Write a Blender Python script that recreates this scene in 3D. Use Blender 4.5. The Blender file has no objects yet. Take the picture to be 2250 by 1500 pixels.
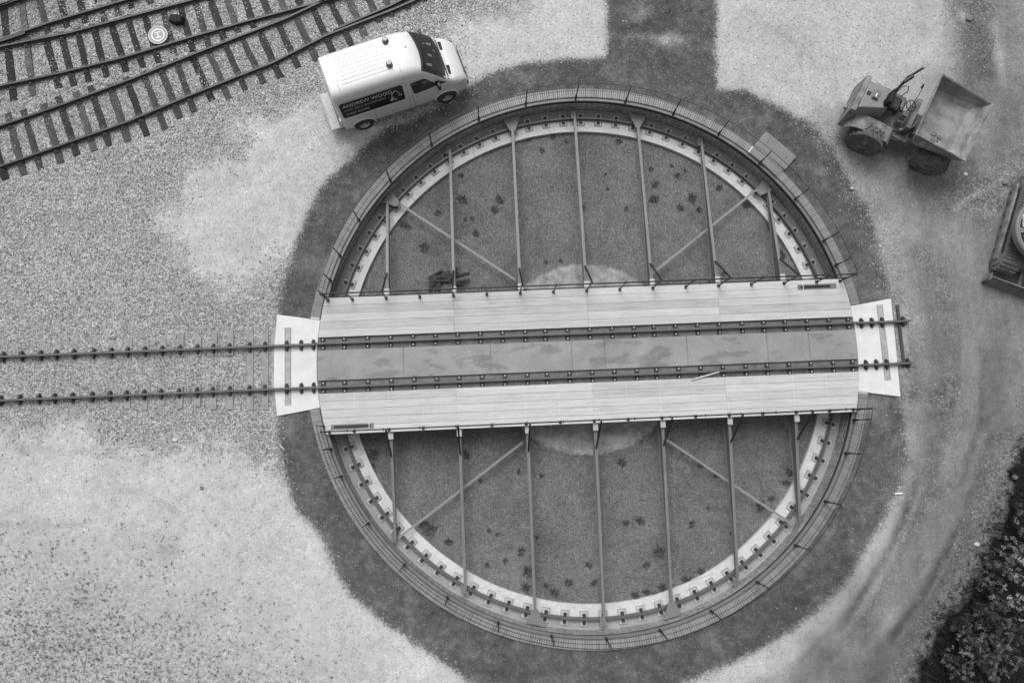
import bpy, bmesh, math, random
import numpy as np
from mathutils import Vector, Matrix
random.seed(7); rng = np.random.default_rng(7)
R = math.radians; PI = math.pi
sc = bpy.context.scene
COL = sc.collection
# ------------------------------------------------------------------ camera
F, NX, NY, H = 1525.48, 1089.1, 945.67, 23.977      # focal length (px of a 2250 wide frame), nadir, height
CX, CY, ANG = 3.2745, 2.5949, 0.0413                # turntable centre seen from the drone, bridge heading
d = np.array([(NX-1125)/F, -(NY-750)/F, -1.]); d /= np.linalg.norm(d)
a_ = np.array([0, 0, -1.]); v_ = np.cross(a_, d); c_ = a_ @ d
K_ = np.array([[0, -v_[2], v_[1]], [v_[2], 0, -v_[0]], [-v_[1], v_[0], 0]])
RW = np.eye(3)+K_+K_@K_/(1+c_)                      # world -> camera
cam_d = bpy.data.cameras.new('camera'); cam = bpy.data.objects.new('camera', cam_d); COL.objects.link(cam)
M = Matrix([list(r) for r in RW.T]).to_4x4(); M.translation = Vector((-CX, -CY, H))
cam.matrix_world = M
cam_d.sensor_width = 36; cam_d.lens = F/2250*36; cam_d.clip_end = 500; cam_d.clip_start = .5
sc.camera = cam
# ------------------------------------------------------------------ light: bright overcast, soft light from the left
wd = bpy.data.worlds.new('World'); sc.world = wd; wd.use_nodes = True
nt = wd.node_tree; bg = nt.nodes['Background']
sky = nt.nodes.new('ShaderNodeTexSky'); sky.sky_type = 'NISHITA'; sky.sun_disc = False
sky.sun_elevation = R(52); sky.sun_rotation = R(-14); sky.air_density = 1.2; sky.dust_density = 4
bw = nt.nodes.new('ShaderNodeRGBToBW')
nt.links.new(sky.outputs[0], bw.inputs[0]); tcw = nt.nodes.new('ShaderNodeTexCoord'); sxw = nt.nodes.new('ShaderNodeSeparateXYZ'); nt.links.new(tcw.outputs['Generated'], sxw.inputs[0])
mr = nt.nodes.new('ShaderNodeMapRange'); nt.links.new(sxw.outputs[2], mr.inputs[0]); [setattr(mr.inputs[i+1], 'default_value', q) for i, q in enumerate((0, 1, .22, 2.0))]
mm = nt.nodes.new('ShaderNodeMath'); mm.operation = 'MULTIPLY'; nt.links.new(bw.outputs[0], mm.inputs[0]); nt.links.new(mr.outputs[0], mm.inputs[1])
nt.links.new(mm.outputs[0], bg.inputs[0]); bg.inputs[1].default_value = .125
sl = bpy.data.lights.new('sun', 'SUN'); sl.energy = 1.15; sl.angle = R(40); sl.color = (1, 1, 1)
so = bpy.data.objects.new('sun', sl); COL.objects.link(so)
sdir = Vector((math.sin(R(-14))*math.cos(R(52)), math.cos(R(-14))*math.cos(R(52)), math.sin(R(52))))
so.rotation_euler = sdir.to_track_quat('Z', 'Y').to_euler(); so.location = (0, 0, 30)
sc.view_settings.view_transform = 'Standard'; sc.view_settings.look = 'None'; sc.view_settings.gamma = 1
sc.view_settings.exposure = 0.08
# ------------------------------------------------------------------ helpers
def W(px, py, z=0.0):                               # photo pixel -> point of the place at height z
    q = RW.T @ np.array([(px-1125)/F, -(py-750)/F, -1.]); t = (z-H)/q[2]
    return float(q[0]*t-CX), float(q[1]*t-CY)
ca, sa = math.cos(ANG), math.sin(ANG)
def uv2w(u, v): return (u*ca-v*sa, u*sa+v*ca)
def w2uv(x, y): return (x*ca+y*sa, -x*sa+y*ca)
def U(px, py, z=0.0): return w2uv(*W(px, py, z))

class MB:
    def __init__(s): s.v = []; s.f = []; s.m = []; s.mi = 0
    def add(s, vs, fs):
        o = len(s.v); s.v += [tuple(p) for p in vs]
        for f in fs: s.f.append([i+o for i in f]); s.m.append(s.mi)
        return s
    def box(s, x0, x1, y0, y1, z0, z1, tr=None):
        vs = [(x, y, z) for z in (z0, z1) for x, y in ((x0, y0), (x1, y0), (x1, y1), (x0, y1))]
        if tr: vs = [tr(p) for p in vs]
        return s.add(vs, [(3, 2, 1, 0), (4, 5, 6, 7), (0, 1, 5, 4), (1, 2, 6, 5), (2, 3, 7, 6), (3, 0, 4, 7)])
    def tube(s, pts, r, n=8, closed=False, r2=None):
        pts = [Vector(p) for p in pts]; k = len(pts); rings = []
        for i, p in enumerate(pts):
            a = pts[i-1] if (i > 0 or closed) else p; b = pts[(i+1) % k] if (i < k-1 or closed) else p
            t = (b-a).normalized(); up = Vector((0, 0, 1)) if abs(t.z) < .9 else Vector((1, 0, 0))
            x = t.cross(up).normalized(); y = x.cross(t)
            rr = r if r2 is None else r+(r2-r)*i/max(1, k-1)
            rings.append([p+x*rr*math.cos(2*PI*j/n)+y*rr*math.sin(2*PI*j/n) for j in range(n)])
        vs = [q for g in rings for q in g]; fs = []
        for i in range(k if closed else k-1):
            i2 = (i+1) % k
            for j in range(n): fs.append((i*n+j, i*n+(j+1) % n, i2*n+(j+1) % n, i2*n+j))
        if not closed: fs += [tuple(range(n))[::-1], tuple((k-1)*n+j for j in range(n))]
        return s.add(vs, fs)
    def prism(s, pts, z0, z1):                      # outline (ccw) raised from z0 to z1
        n = len(pts); vs = [(x, y, z0) for x, y in pts]+[(x, y, z1) for x, y in pts]
        fs = [tuple(range(n))[::-1], tuple(range(n, 2*n))]+[(i, (i+1) % n, (i+1) % n+n, i+n) for i in range(n)]
        return s.add(vs, fs)
    def ring(s, prof, a0=0, a1=360, n=360):         # profile (r,z) list swept round the z axis
        full = abs(a1-a0) >= 360; k = n if full else n+1; m = len(prof); vs = []
        for i in range(k):
            t = R(a0+(a1-a0)*i/n); vs += [(r*math.cos(t), r*math.sin(t), z) for r, z in prof]
        fs = []
        for i in range(n):
            i2 = (i+1) % k
            for j in range(m-1): fs.append((i*m+j, i2*m+j, i2*m+j+1, i*m+j+1))
        return s.add(vs, fs)
    def ringbox(s, r0, r1, z0, z1, a0=0, a1=360, n=360):
        s.ring([(r0, z0), (r1, z0), (r1, z1), (r0, z1), (r0, z0)], a0, a1, n)
        if abs(a1-a0) < 360:
            for a in (a0, a1):
                t = R(a); s.add([(r*math.cos(t), r*math.sin(t), z) for r, z in ((r0, z0), (r1, z0), (r1, z1), (r0, z1))], [(0, 1, 2, 3)])
        return s
    def cyl(s, c, ax, r, h, n=24, r2=None, bev=0.0):    # cylinder from c along axis ax (length h)
        ax = Vector(ax).normalized(); c = Vector(c); up = Vector((0, 0, 1)) if abs(ax.z) < .9 else Vector((1, 0, 0))
        x = ax.cross(up).normalized(); y = ax.cross(x); r2 = r if r2 is None else r2
        st = [(0, r-bev), (bev, r), (h-bev, r2), (h, r2-bev)] if bev else [(0, r), (h, r2)]
        vs = [c+ax*t+x*q*math.cos(2*PI*j/n)+y*q*math.sin(2*PI*j/n) for t, q in st for j in range(n)]
        fs = [tuple(range(n)), tuple((len(st)-1)*n+j for j in range(n))[::-1]]
        for i in range(len(st)-1):
            for j in range(n): fs.append((i*n+(j+1) % n, i*n+j, (i+1)*n+j, (i+1)*n+(j+1) % n))
        return s.add(vs, fs)
    def build(s, name, mats, parent=None, smooth=False, bevel=0, auto=True):
        me = bpy.data.meshes.new(name); me.from_pydata(s.v, [], s.f)
        mats = mats if isinstance(mats, (list, tuple)) else [mats]
        for m in mats: me.materials.append(m)
        if len(mats) > 1: me.polygons.foreach_set('material_index', s.m)
        bm = bmesh.new(); bm.from_mesh(me); bmesh.ops.recalc_face_normals(bm, faces=bm.faces); bm.to_mesh(me); bm.free()
        if smooth:
            me.polygons.foreach_set('use_smooth', [True]*len(me.polygons))
            if auto: me.set_sharp_from_angle(angle=R(40))
        me.update()
        o = bpy.data.objects.new(name, me); COL.objects.link(o)
        if parent: o.parent = parent
        if bevel:
            b = o.modifiers.new('bevel', 'BEVEL'); b.width = bevel; b.segments = 2; b.limit_method = 'ANGLE'
        return o
def tag(o, label=None, cat=None, group=None, kind=None):
    if label: o['label'] = label
    if cat: o['category'] = cat
    if group: o['group'] = group
    if kind: o['kind'] = kind
    return o
def empty(name, loc=(0, 0, 0), rz=0, **k):
    o = bpy.data.objects.new(name, None); COL.objects.link(o); o.location = loc; o.rotation_euler = (0, 0, rz); o.empty_display_size = .3
    return tag(o, **k)
def copy_tree(o, parent=None):
    c = o.copy(); COL.objects.link(c); c.parent = parent
    for ch in [x for x in bpy.data.objects if x.parent == o]: copy_tree(ch, c)
    return c
# ------------------------------------------------------------------ materials
def newmat(name):
    m = bpy.data.materials.new(name); m.use_nodes = True; t = m.node_tree
    return m, t, t.nodes['Principled BSDF']
class NT:
    def __init__(s, t): s.t = t
    def n(s, ty, **k):
        x = s.t.nodes.new('ShaderNode'+ty)
        for a, b in k.items(): setattr(x, a, b)
        return x
    def l(s, a, b): s.t.links.new(a, b)
    def co(s, which='Object'):
        return s.n('TexCoord').outputs[which]
    def math(s, op, a, b=None, c=None, clamp=False):
        x = s.n('Math', operation=op, use_clamp=clamp)
        for i, q in enumerate((a, b, c)):
            if q is None: continue
            if isinstance(q, (int, float)): x.inputs[i].default_value = q
            else: s.l(q, x.inputs[i])
        return x.outputs[0]
    def noise(s, vec, scale, det=4, rough=.6, dist=0):
        x = s.n('TexNoise'); x.inputs['Scale'].default_value = scale; x.inputs['Detail'].default_value = det
        x.inputs['Roughness'].default_value = rough; x.inputs['Distortion'].default_value = dist; s.l(vec, x.inputs['Vector']); return x.outputs['Fac']
    def vor(s, vec, scale, feature='F1', out='Color', rnd=1):
        x = s.n('TexVoronoi', feature=feature); x.inputs['Scale'].default_value = scale; x.inputs['Randomness'].default_value = rnd
        s.l(vec, x.inputs['Vector']); return x.outputs[out]
    def sepR(s, c):
        x = s.n('SeparateColor'); s.l(c, x.inputs[0]); return x.outputs[0]
    def rng(s, v, a, b, c, d_, clamp=True, smooth=False):
        x = s.n('MapRange', clamp=clamp)
        if smooth: x.interpolation_type = 'SMOOTHSTEP'
        s.l(v, x.inputs[0])
        for i, q in enumerate((a, b, c, d_)): x.inputs[i+1].default_value = q
        return x.outputs[0]
    def mix(s, f, a, b):
        x = s.n('Mix', data_type='FLOAT')
        for i, q in ((0, f), (2, a), (3, b)):
            if isinstance(q, (int, float)): x.inputs[i].default_value = q
            else: s.l(q, x.inputs[i])
        return x.outputs[0]
    def attr(s, name):
        x = s.n('Attribute', attribute_name=name); return x.outputs['Fac']
    def bump(s, h, bsdf, strength=.5, dist=.02):
        x = s.n('Bump'); x.inputs['Strength'].default_value = strength; x.inputs['Distance'].default_value = dist
        s.l(h, x.inputs['Height']); s.l(x.outputs[0], bsdf.inputs['Normal'])
    def stretch(s, vec, sx, sy, sz):
        x = s.n('Mapping'); x.inputs['Scale'].default_value = (sx, sy, sz); s.l(vec, x.inputs['Vector']); return x.outputs[0]
def simple(name, val, rough=.6, var=.25, scale=3, metal=0, bump=.15, fine=60, spots=0, fvar=.12):
    m, t, b = newmat(name); N = NT(t); co = N.co()
    n1 = N.noise(co, scale, 6, .65); n2 = N.noise(co, fine, 3, .6)
    f = N.math('ADD', N.rng(n1, .3, .7, 1-var, 1+var), N.rng(n2, .3, .7, -fvar, fvar))
    if spots:
        s_ = N.rng(N.noise(co, scale*6, 3, .7), .62, .72, 0, 1); f = N.math('MULTIPLY', f, N.math('SUBTRACT', 1, N.math('MULTIPLY', s_, spots)))
    v = N.math('MULTIPLY', f, val)
    N.l(v, b.inputs['Base Color']); b.inputs['Roughness'].default_value = rough; b.inputs['Metallic'].default_value = metal
    if bump: N.bump(n2, b, bump, .01)
    return m
def stonemat_(name, lo, hi):
    m, t, b = newmat(name); N = NT(t); a = N.attr('tone'); n = N.noise(N.co(), 9, 5); N.l(N.math('MULTIPLY', N.rng(a, 0, 1, lo, hi), N.rng(n, .3, .7, .7, 1.3)), b.inputs['Base Color']); b.inputs['Roughness'].default_value = .9; return m
M_ = {}
M_['rail'] = simple('rail_steel', .10, .45, .25, 4)
M_['railhead'] = simple('rail_head', .10, .35, .2, 3)
M_['yardrail'] = simple('yard_rail_steel', .055, .5, .3, 4)
M_['iron'] = simple('dark_iron', .03, .6, .4, 8)
M_['plate'] = simple('base_plate', .05, .6, .3, 6)
M_['bolt'] = simple('bolt_cap', .8, .4, .05, 3)
M_['trough'] = simple('trough_steel', .135, .6, .35, 2.5, fine=40, fvar=.3)
M_['paint'] = simple('grey_painted_steel', .175, .5, .12, 1.5, fvar=.05)
M_['web'] = simple('beam_web_steel', .16, .55, .15, 1.5)
M_['blackpipe'] = simple('black_pipe', .012, .45, .2, 3)
M_['girder'] = simple('girder_steel', .10, .6, .2, 2)
M_['curb'] = simple('curb_steel', .15, .5, .2, 2.5, fvar=.1)
M_['curbdark'] = simple('curb_groove', .03, .8, .2, 3)
M_['slab'] = simple('white_concrete', .64, .8, .10, 1.6, fvar=.06, spots=.12)
M_['conc'] = simple('sleeper_concrete', .27, .85, .25, 5)
M_['white'] = simple('white_mark', .8, .5, .03, 2)
M_['sleeperbed'] = simple('slab_inset', .34, .8, .25, 5, spots=.4)
M_['boulder'] = stonemat_('boulder', .12, .2)
M_['rubber'] = simple('tyre_rubber', .05, .85, .35, 5, fvar=.3)
M_['rubberdirty'] = simple('muddy_rubber', .11, .9, .45, 4, fvar=.3)
M_['black'] = simple('black_fabric', .006, .8, .2, 5)
M_['padgrey'] = simple('pad_fabric', .36, .8, .05, 3)
M_['stick'] = simple('pale_wood', .55, .8, .15, 8)
M_['twig'] = simple('twig', .05, .8, .3, 8)
M_['brown'] = simple('dark_wood', .04, .85, .5, 6, fvar=.4)
M_['muddy'] = simple('muddy_paint', .15, .7, .55, 2.6, spots=.45)
M_['muddyL'] = simple('muddy_light', .20, .8, .6, 3.5, fvar=.3, spots=.4)
M_['cover'] = simple('engine_cover_paint', .21, .45, .07, 1.5, fvar=.03)
M_['skipin'] = simple('skip_inside', .20, .6, .5, 1.8, spots=.35, fvar=.2)
M_['track'] = simple('track_rubber', .15, .85, .3, 5, fvar=.2)
M_['exc'] = simple('excavator_paint', .17, .5, .1, 2)
M_['screw'] = simple('screw_head', .75, .5, .02, 3)

def timber():                                       # pale softwood planks, grain along x, one tone per plank
    m, t, b = newmat('pale_timber'); N = NT(t); co = N.co()
    tone = N.attr('tone')
    g1 = N.noise(N.stretch(co, .35, 9, 1), 3, 6, .65, .3); g2 = N.noise(N.stretch(co, 1.2, 50, 1), 3, 4, .6)
    knots = N.rng(N.vor(N.stretch(co, 1.6, 5.5, 1), 1.5, out='Distance'), .03, .07, 1, 0)
    st = N.rng(N.noise(N.stretch(co, .7, 1.6, 1), 1.3, 8, .75), .48, .72, 0, 1.5)
    f = N.math('ADD', N.math('ADD', N.rng(g1, .3, .7, -.17, .15), N.rng(g2, .3, .7, -.09, .09)), tone)
    f = N.math('SUBTRACT', f, N.math('MULTIPLY', knots, .2)); f = N.math('SUBTRACT', f, N.math('MULTIPLY', st, .1))
    v = N.math('MULTIPLY', f, .515); N.l(v, b.inputs['Base Color']); b.inputs['Roughness'].default_value = .8
    N.bump(g2, b, .15, .01); return m
M_['timber'] = timber()
def centreplate():
    m, t, b = newmat('stained_deck_plate'); N = NT(t); co = N.co()
    n1 = N.noise(co, .9, 7, .7, .4); n2 = N.noise(co, 30, 3); n3 = N.noise(N.stretch(co, .5, 1.6, 1), 1.3, 4, .6)
    st = N.rng(n3, .54, .60, 0, 1.3); br = N.rng(N.noise(co, 2.2, 8, .75), .58, .75, 0, 1)
    f = N.math('ADD', N.rng(n1, .3, .7, .74, 1.14), N.rng(n2, .3, .7, -.05, .05))
    f = N.math('SUBTRACT', f, N.math('MULTIPLY', st, .22)); f = N.math('ADD', f, N.math('MULTIPLY', br, .16))
    sk_ = N.rng(N.sepR(N.vor(co, 30)), .96, .99, 0, .25); f = N.math('ADD', f, sk_)
    N.l(N.math('MULTIPLY', f, .26), b.inputs['Base Color']); b.inputs['Roughness'].default_value = .5; return m
M_['cplate'] = centreplate()
def sleeperwood():
    m, t, b = newmat('sleeper_timber'); N = NT(t); co = N.co()
    oi = N.n('ObjectInfo').outputs['Random']
    g = N.noise(N.stretch(co, 1.2, 14, 1), 2.5, 6, .7, .4); n2 = N.noise(co, 3, 5, .7)
    base = N.rng(N.math('POWER', oi, 1.6), 0, 1, .013, .085)
    f = N.math('MULTIPLY', N.rng(g, .3, .7, .6, 1.5), N.rng(n2, .35, .65, .6, 1.35))
    N.l(N.math('MULTIPLY', f, base), b.inputs['Base Color']); b.inputs['Roughness'].default_value = .85
    N.bump(g, b, .6, .02); return m
M_['sleeper'] = sleeperwood()
def brickwall():
    m, t, b = newmat('pit_wall_brick'); N = NT(t)
    uv = N.n('UVMap'); x = N.n('TexBrick'); N.l(uv.outputs[0], x.inputs['Vector'])
    x.inputs['Scale'].default_value = 1; x.inputs['Brick Width'].default_value = .44; x.inputs['Row Height'].default_value = .14
    x.inputs['Mortar Size'].default_value = .012; x.inputs['Color1'].default_value = (.16,)*3+(1,); x.inputs['Color2'].default_value = (.24,)*3+(1,); x.inputs['Mortar'].default_value = (.5,)*3+(1,)
    v = N.sepR(x.outputs['Color']); co = N.co(); v = N.math('MULTIPLY', v, N.rng(N.noise(co, 2, 6, .7), .3, .7, .6, 1.4))
    N.l(v, b.inputs['Base Color']); b.inputs['Roughness'].default_value = .85; return m
M_['wall'] = brickwall()
def brickcourse():
    m, t, b = newmat('brick_on_edge'); N = NT(t); co = N.co(); tone = N.attr('tone')
    f = N.math('ADD', tone, N.rng(N.noise(co, 40, 4), .3, .7, -.15, .15)); f = N.math('MULTIPLY', f, N.rng(N.noise(co, 1.2, 4), .35, .65, .85, 1.15))
    N.l(N.math('MULTIPLY', f, .18), b.inputs['Base Color']); b.inputs['Roughness'].default_value = .7; return m
M_['brick'] = brickcourse()
M_['mortar'] = simple('mortar', .55, .9, .1, 3)
def ringfloor():
    m, t, b = newmat('pit_ring_concrete'); N = NT(t); co = N.co()
    sp = N.n('SeparateXYZ'); N.l(co, sp.inputs[0]); x, y = sp.outputs[0], sp.outputs[1]
    r = N.math('SQRT', N.math('ADD', N.math('MULTIPLY', x, x), N.math('MULTIPLY', y, y)))
    n1 = N.noise(co, 1.6, 7, .7); n2 = N.noise(co, 14, 6, .75); n3 = N.noise(co, .45, 2)
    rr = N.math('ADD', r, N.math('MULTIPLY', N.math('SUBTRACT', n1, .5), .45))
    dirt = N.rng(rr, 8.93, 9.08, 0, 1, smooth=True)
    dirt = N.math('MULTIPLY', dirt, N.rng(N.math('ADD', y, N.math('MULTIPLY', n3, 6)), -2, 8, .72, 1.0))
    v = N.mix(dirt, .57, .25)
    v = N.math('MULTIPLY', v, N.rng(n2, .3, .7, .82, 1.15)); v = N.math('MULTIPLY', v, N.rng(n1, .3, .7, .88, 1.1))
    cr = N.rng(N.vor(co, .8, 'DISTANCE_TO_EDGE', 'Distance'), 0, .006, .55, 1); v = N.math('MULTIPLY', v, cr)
    N.l(v, b.inputs['Base Color']); b.inputs['Roughness'].default_value = .85; N.bump(n2, b, .2, .02); return m
M_['ringfloor'] = ringfloor()
def gravel(N, co, s1=21, lo=.12, hi=.6, gap=.35):
    """random tone for every stone, dark joints; returns value (mean about .33) and height"""
    w = N.n('VectorMath', operation='ADD'); nz = N.n('TexNoise'); nz.inputs['Scale'].default_value = 9; N.l(co, nz.inputs['Vector'])
    N.l(co, w.inputs[0]); sc_ = N.n('VectorMath', operation='SCALE'); N.l(nz.outputs['Color'], sc_.inputs[0]); sc_.inputs['Scale'].default_value = .04; N.l(sc_.outputs[0], w.inputs[1]); v = w.outputs[0]
    c1 = N.sepR(N.vor(v, s1)); d1 = N.vor(v, s1, 'DISTANCE_TO_EDGE', 'Distance')
    c2 = N.sepR(N.vor(v, s1*2.3))
    val = N.math('ADD', N.math('MULTIPLY', c1, .72), N.math('MULTIPLY', c2, .28))
    val = N.rng(val, .12, .88, lo, hi); e = N.rng(d1, 0, .16, gap, 1)
    return N.math('MULTIPLY', val, e), N.math('ADD', N.rng(d1, 0, .3, 0, 1), N.math('MULTIPLY', c1, .6))
def ground():
    m, t, b = newmat('ground_surface'); N = NT(t); co = N.co()
    tar, sand, dirt, veg, weed, tone = [N.attr(k) for k in ('m_tar', 'm_sand', 'm_dirt', 'm_veg', 'm_weed', 'tone')]
    big = N.noise(co, .55, 5, .6); mid = N.noise(co, 3.2, 6, .7); fin = N.noise(co, 16, 5, .75); vf = N.noise(co, 55, 3, .7)
    def msk(a, k, w): return N.rng(N.math('ADD', a, N.math('MULTIPLY', N.math('SUBTRACT', N.math('ADD', N.math('MULTIPLY', mid, .4), N.math('MULTIPLY', fin, .6)), .5), k)), .5-w, .5+w, 0, 1)
    gv, gh = gravel(N, co, 22, .20, .66, .55)
    gv = N.math('MULTIPLY', gv, N.rng(mid, .3, .7, .80, 1.2)); gv = N.math('MULTIPLY', gv, N.rng(big, .3, .7, .92, 1.08))
    # fine sandy ground with sparse stones
    sv = N.math('ADD', N.rng(big, .3, .7, .41, .50), N.rng(mid, .3, .7, -.07, .07)); sv = N.math('ADD', sv, N.rng(vf, .3, .7, -.05, .05)); sv = N.math('ADD', sv, N.rng(fin, .3, .7, -.075, .075))
    s1 = N.sepR(N.vor(co, 26)); sv = N.math('MULTIPLY', sv, N.rng(s1, .0, .12, .5, 1)); sv = N.math('MULTIPLY', sv, N.rng(s1, .93, .99, 1, 1.35))
    # dirt road
    dv = N.math('ADD', N.rng(big, .3, .7, .23, .285), N.rng(mid, .3, .7, -.05, .05)); dv = N.math('ADD', dv, N.rng(vf, .3, .7, -.035, .035)); dv = N.math('ADD', dv, N.rng(fin, .3, .7, -.055, .055))
    # rough stony streaks in the dirt
    rough = N.attr('m_rough'); rm = msk(rough, 1.6, .45)
    g2, gh2 = gravel(N, co, 17, .10, .40, .6); dv = N.mix(N.math('MULTIPLY', rm, .8), dv, g2)
    s3 = N.sepR(N.vor(co, 24)); dv = N.math('MULTIPLY', dv, N.rng(s3, 0, .2, .84, 1)); dv = N.math('MULTIPLY', dv, N.rng(s3, .94, .99, 1, 1.35)); st_ = N.noise(N.stretch(co, 1.6, .28, 1), 1.6, 5, .65, .6); dv = N.math('MULTIPLY', dv, N.rng(st_, .3, .7, .86, 1.14))
    # tarmac
    tv = N.math('ADD', N.rng(big, .3, .7, .068, .102), N.rng(mid, .35, .65, -.020, .026)); tv = N.math('ADD', tv, N.rng(vf, .3, .7, -.035, .035))
    sp = N.rng(N.sepR(N.vor(co, 42)), .93, .99, 0, 1); tv = N.math('ADD', tv, N.math('MULTIPLY', sp, .16))
    pt = N.rng(N.noise(co, 1.1, 9, .82), .50, .80, 0, .13); tv = N.math('ADD', tv, pt)
    # dark leaf litter under the shrubs
    vv = N.rng(fin, .3, .7, .005, .03)
    v = N.mix(msk(sand, 2.2, .28), gv, sv); v = N.mix(msk(dirt, 1.2, .35), v, dv)
    ws = N.math('MULTIPLY', weed, N.rng(N.math('ADD', N.math('MULTIPLY', N.noise(co, 8, 4, .65), .55), N.math('MULTIPLY', fin, .45)), .46, .58, 0, 1))
    v = N.mix(N.math('MULTIPLY', ws, .85), v, .12)
    v = N.mix(msk(tar, 2.2, .16), v, tv); v = N.mix(msk(veg, 1.0, .12), v, vv)
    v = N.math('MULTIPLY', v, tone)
    N.l(v, b.inputs['Base Color']); b.inputs['Roughness'].default_value = .95; b.inputs['Specular IOR Level'].default_value = .2
    h = N.mix(msk(sand, .9, .22), gh, N.math('MULTIPLY', fin, .5)); h = N.mix(msk(tar, .75, .12), h, vf)
    N.bump(h, b, .55, .035)
    return m
M_['ground'] = ground()
def pitfloor():
    m, t, b = newmat('pit_gravel'); N = NT(t); co = N.co()
    gv, gh = gravel(N, co, 44, .085, .285, .65); big = N.noise(co, .7, 5, .6); mid = N.noise(co, 4, 5, .7)
    v = N.math('MULTIPLY', gv, N.rng(big, .3, .7, .76, 1.22)); v = N.math('MULTIPLY', v, N.rng(mid, .3, .7, .85, 1.15))
    s = N.rng(N.sepR(N.vor(co, 46)), .96, .995, 0, .22); v = N.math('ADD', v, s)
    sp = N.n('SeparateXYZ'); N.l(co, sp.inputs[0]); x, y = sp.outputs[0], sp.outputs[1]
    r = N.math('SQRT', N.math('ADD', N.math('MULTIPLY', x, x), N.math('MULTIPLY', y, y)))
    r = N.math('ADD', r, N.math('MULTIPLY', N.math('SUBTRACT', N.noise(co, 6, 6, .75), .5), .5))
    c = N.rng(r, 3.42, 3.50, 1, 0); cv = N.math('MULTIPLY', N.rng(N.noise(co, 2.2, 7, .75), .35, .65, .20, .48), N.rng(N.noise(co, 50, 3), .3, .7, .8, 1.2))
    v = N.mix(c, v, cv)
    N.l(v, b.inputs['Base Color']); b.inputs['Roughness'].default_value = .95; b.inputs['Specular IOR Level'].default_value = .2; N.bump(gh, b, .5, .02); return m
M_['pit'] = pitfloor()
def stonemat(name, lo, hi):
    m, t, b = newmat(name); N = NT(t); a = N.attr('tone'); N.l(N.rng(a, 0, 1, lo, hi), b.inputs['Base Color']); b.inputs['Roughness'].default_value = .9; return m
M_['stone'] = stonemat('ballast_stone', .13, .72); M_['stoneW'] = stonemat('pale_stone', .18, .62); M_['leafD'] = stonemat('dark_weed_leaf', .025, .11); M_['leaf'] = stonemat('shrub_leaf', .015, .36)
def paintm(name, val, rough=.25, coat=.6):
    m, t, b = newmat(name); N = NT(t); co = N.co(); n = N.noise(co, 2, 5, .6)
    N.l(N.rng(n, .3, .7, val*.96, val*1.03), b.inputs['Base Color']); b.inputs['Roughness'].default_value = rough; b.inputs['Coat Weight'].default_value = coat; b.inputs['Coat Roughness'].default_value = .08; return m
M_['vanwhite'] = paintm('van_white_paint', .70, .35)
M_['signblack'] = paintm('sign_black', .006, .35, .2); M_['signtext'] = paintm('sign_lettering', .5, .5, 0)
M_['trim'] = paintm('black_trim', .02, .5, 0); M_['chrome'] = paintm('wheel_silver', .45, .3, .2); M_['beacon'] = paintm('amber_beacon', .12, .3, .5)
M_['lamp'] = paintm('lamp_lens', .55, .15, 1); M_['dash'] = paintm('dashboard', .06, .7, 0)
def glassm():
    m, t, b = newmat('window_glass'); N = NT(t); out = t.nodes['Material Output']
    tr = N.n('BsdfTransparent'); tr.inputs[0].default_value = (.8,)*3+(1,); gl = N.n('BsdfGlossy'); gl.inputs['Roughness'].default_value = .02; gl.inputs[0].default_value = (.9,)*3+(1,)
    fr = N.n('Fresnel'); fr.inputs[0].default_value = 1.5; mx = N.n('MixShader'); N.l(fr.outputs[0], mx.inputs[0]); N.l(tr.outputs[0], mx.inputs[1]); N.l(gl.outputs[0], mx.inputs[2]); N.l(mx.outputs[0], out.inputs['Surface']); return m
M_['glass'] = glassm()
def set_tone(o, vals):                              # per-face tone
    a = o.data.attributes.new('tone', 'FLOAT', 'FACE'); a.data.foreach_set('value', np.asarray(vals, dtype=np.float32))

# ------------------------------------------------------------------ zones of the ground, traced as outlines
def poly(pts): return np.array([W(x, y) for x, y in pts])
def sdist(P, poly_):                                # signed distance, + inside
    n = len(poly_); dmin = np.full(len(P), 1e9); ins = np.zeros(len(P), bool)
    for i in range(n):
        a, b = poly_[i], poly_[(i+1) % n]; ab = b-a; ap = P-a
        t = np.clip((ap@ab)/(ab@ab), 0, 1); q = ap-t[:, None]*ab; dmin = np.minimum(dmin, np.hypot(q[:, 0], q[:, 1]))
        c = ((a[1] > P[:, 1]) != (b[1] > P[:, 1])) & (P[:, 0] < (b[0]-a[0])*(P[:, 1]-a[1])/((b[1]-a[1]) if b[1] != a[1] else 1e-9)+a[0]); ins ^= c
    return np.where(ins, dmin, -dmin)
TAR = poly([(610, 690), (613, 660), (625, 600), (650, 530), (682, 450), (722, 390), (770, 345), (815, 310), (850, 280), (900, 266), (960, 235), (1000, 212), (1025, 192), (1060, 165), (1100, 152), (1160, 137), (1240, 129), (1331, 124),
    (1331, -60), (1573, -60), (1576, 195), (1640, 202), (1720, 238), (1780, 272), (1830, 330), (1870, 400), (1902, 450), (1932, 520), (1948, 600), (1957, 655), (1978, 875), (1988, 940), (1990, 1010), (1975, 1080), (1940, 1150), (1900, 1210), (1850, 1290), (1790, 1350), (1720, 1400), (1640, 1440), (1560, 1478),
    (1500, 1502), (1420, 1560), (1150, 1570), (1035, 1500), (960, 1452), (900, 1402), (830, 1362), (770, 1310), (730, 1242), (700, 1182), (650, 1112), (622, 1040), (612, 1000), (610, 915)])
S1 = poly([(-400, 965), (0, 965), (60, 955), (150, 928), (200, 935), (220, 965), (330, 985), (450, 975), (520, 985), (590, 1010), (700, 1100), (900, 1300), (1100, 1500), (1150, 1900), (-600, 1900)])
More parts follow.
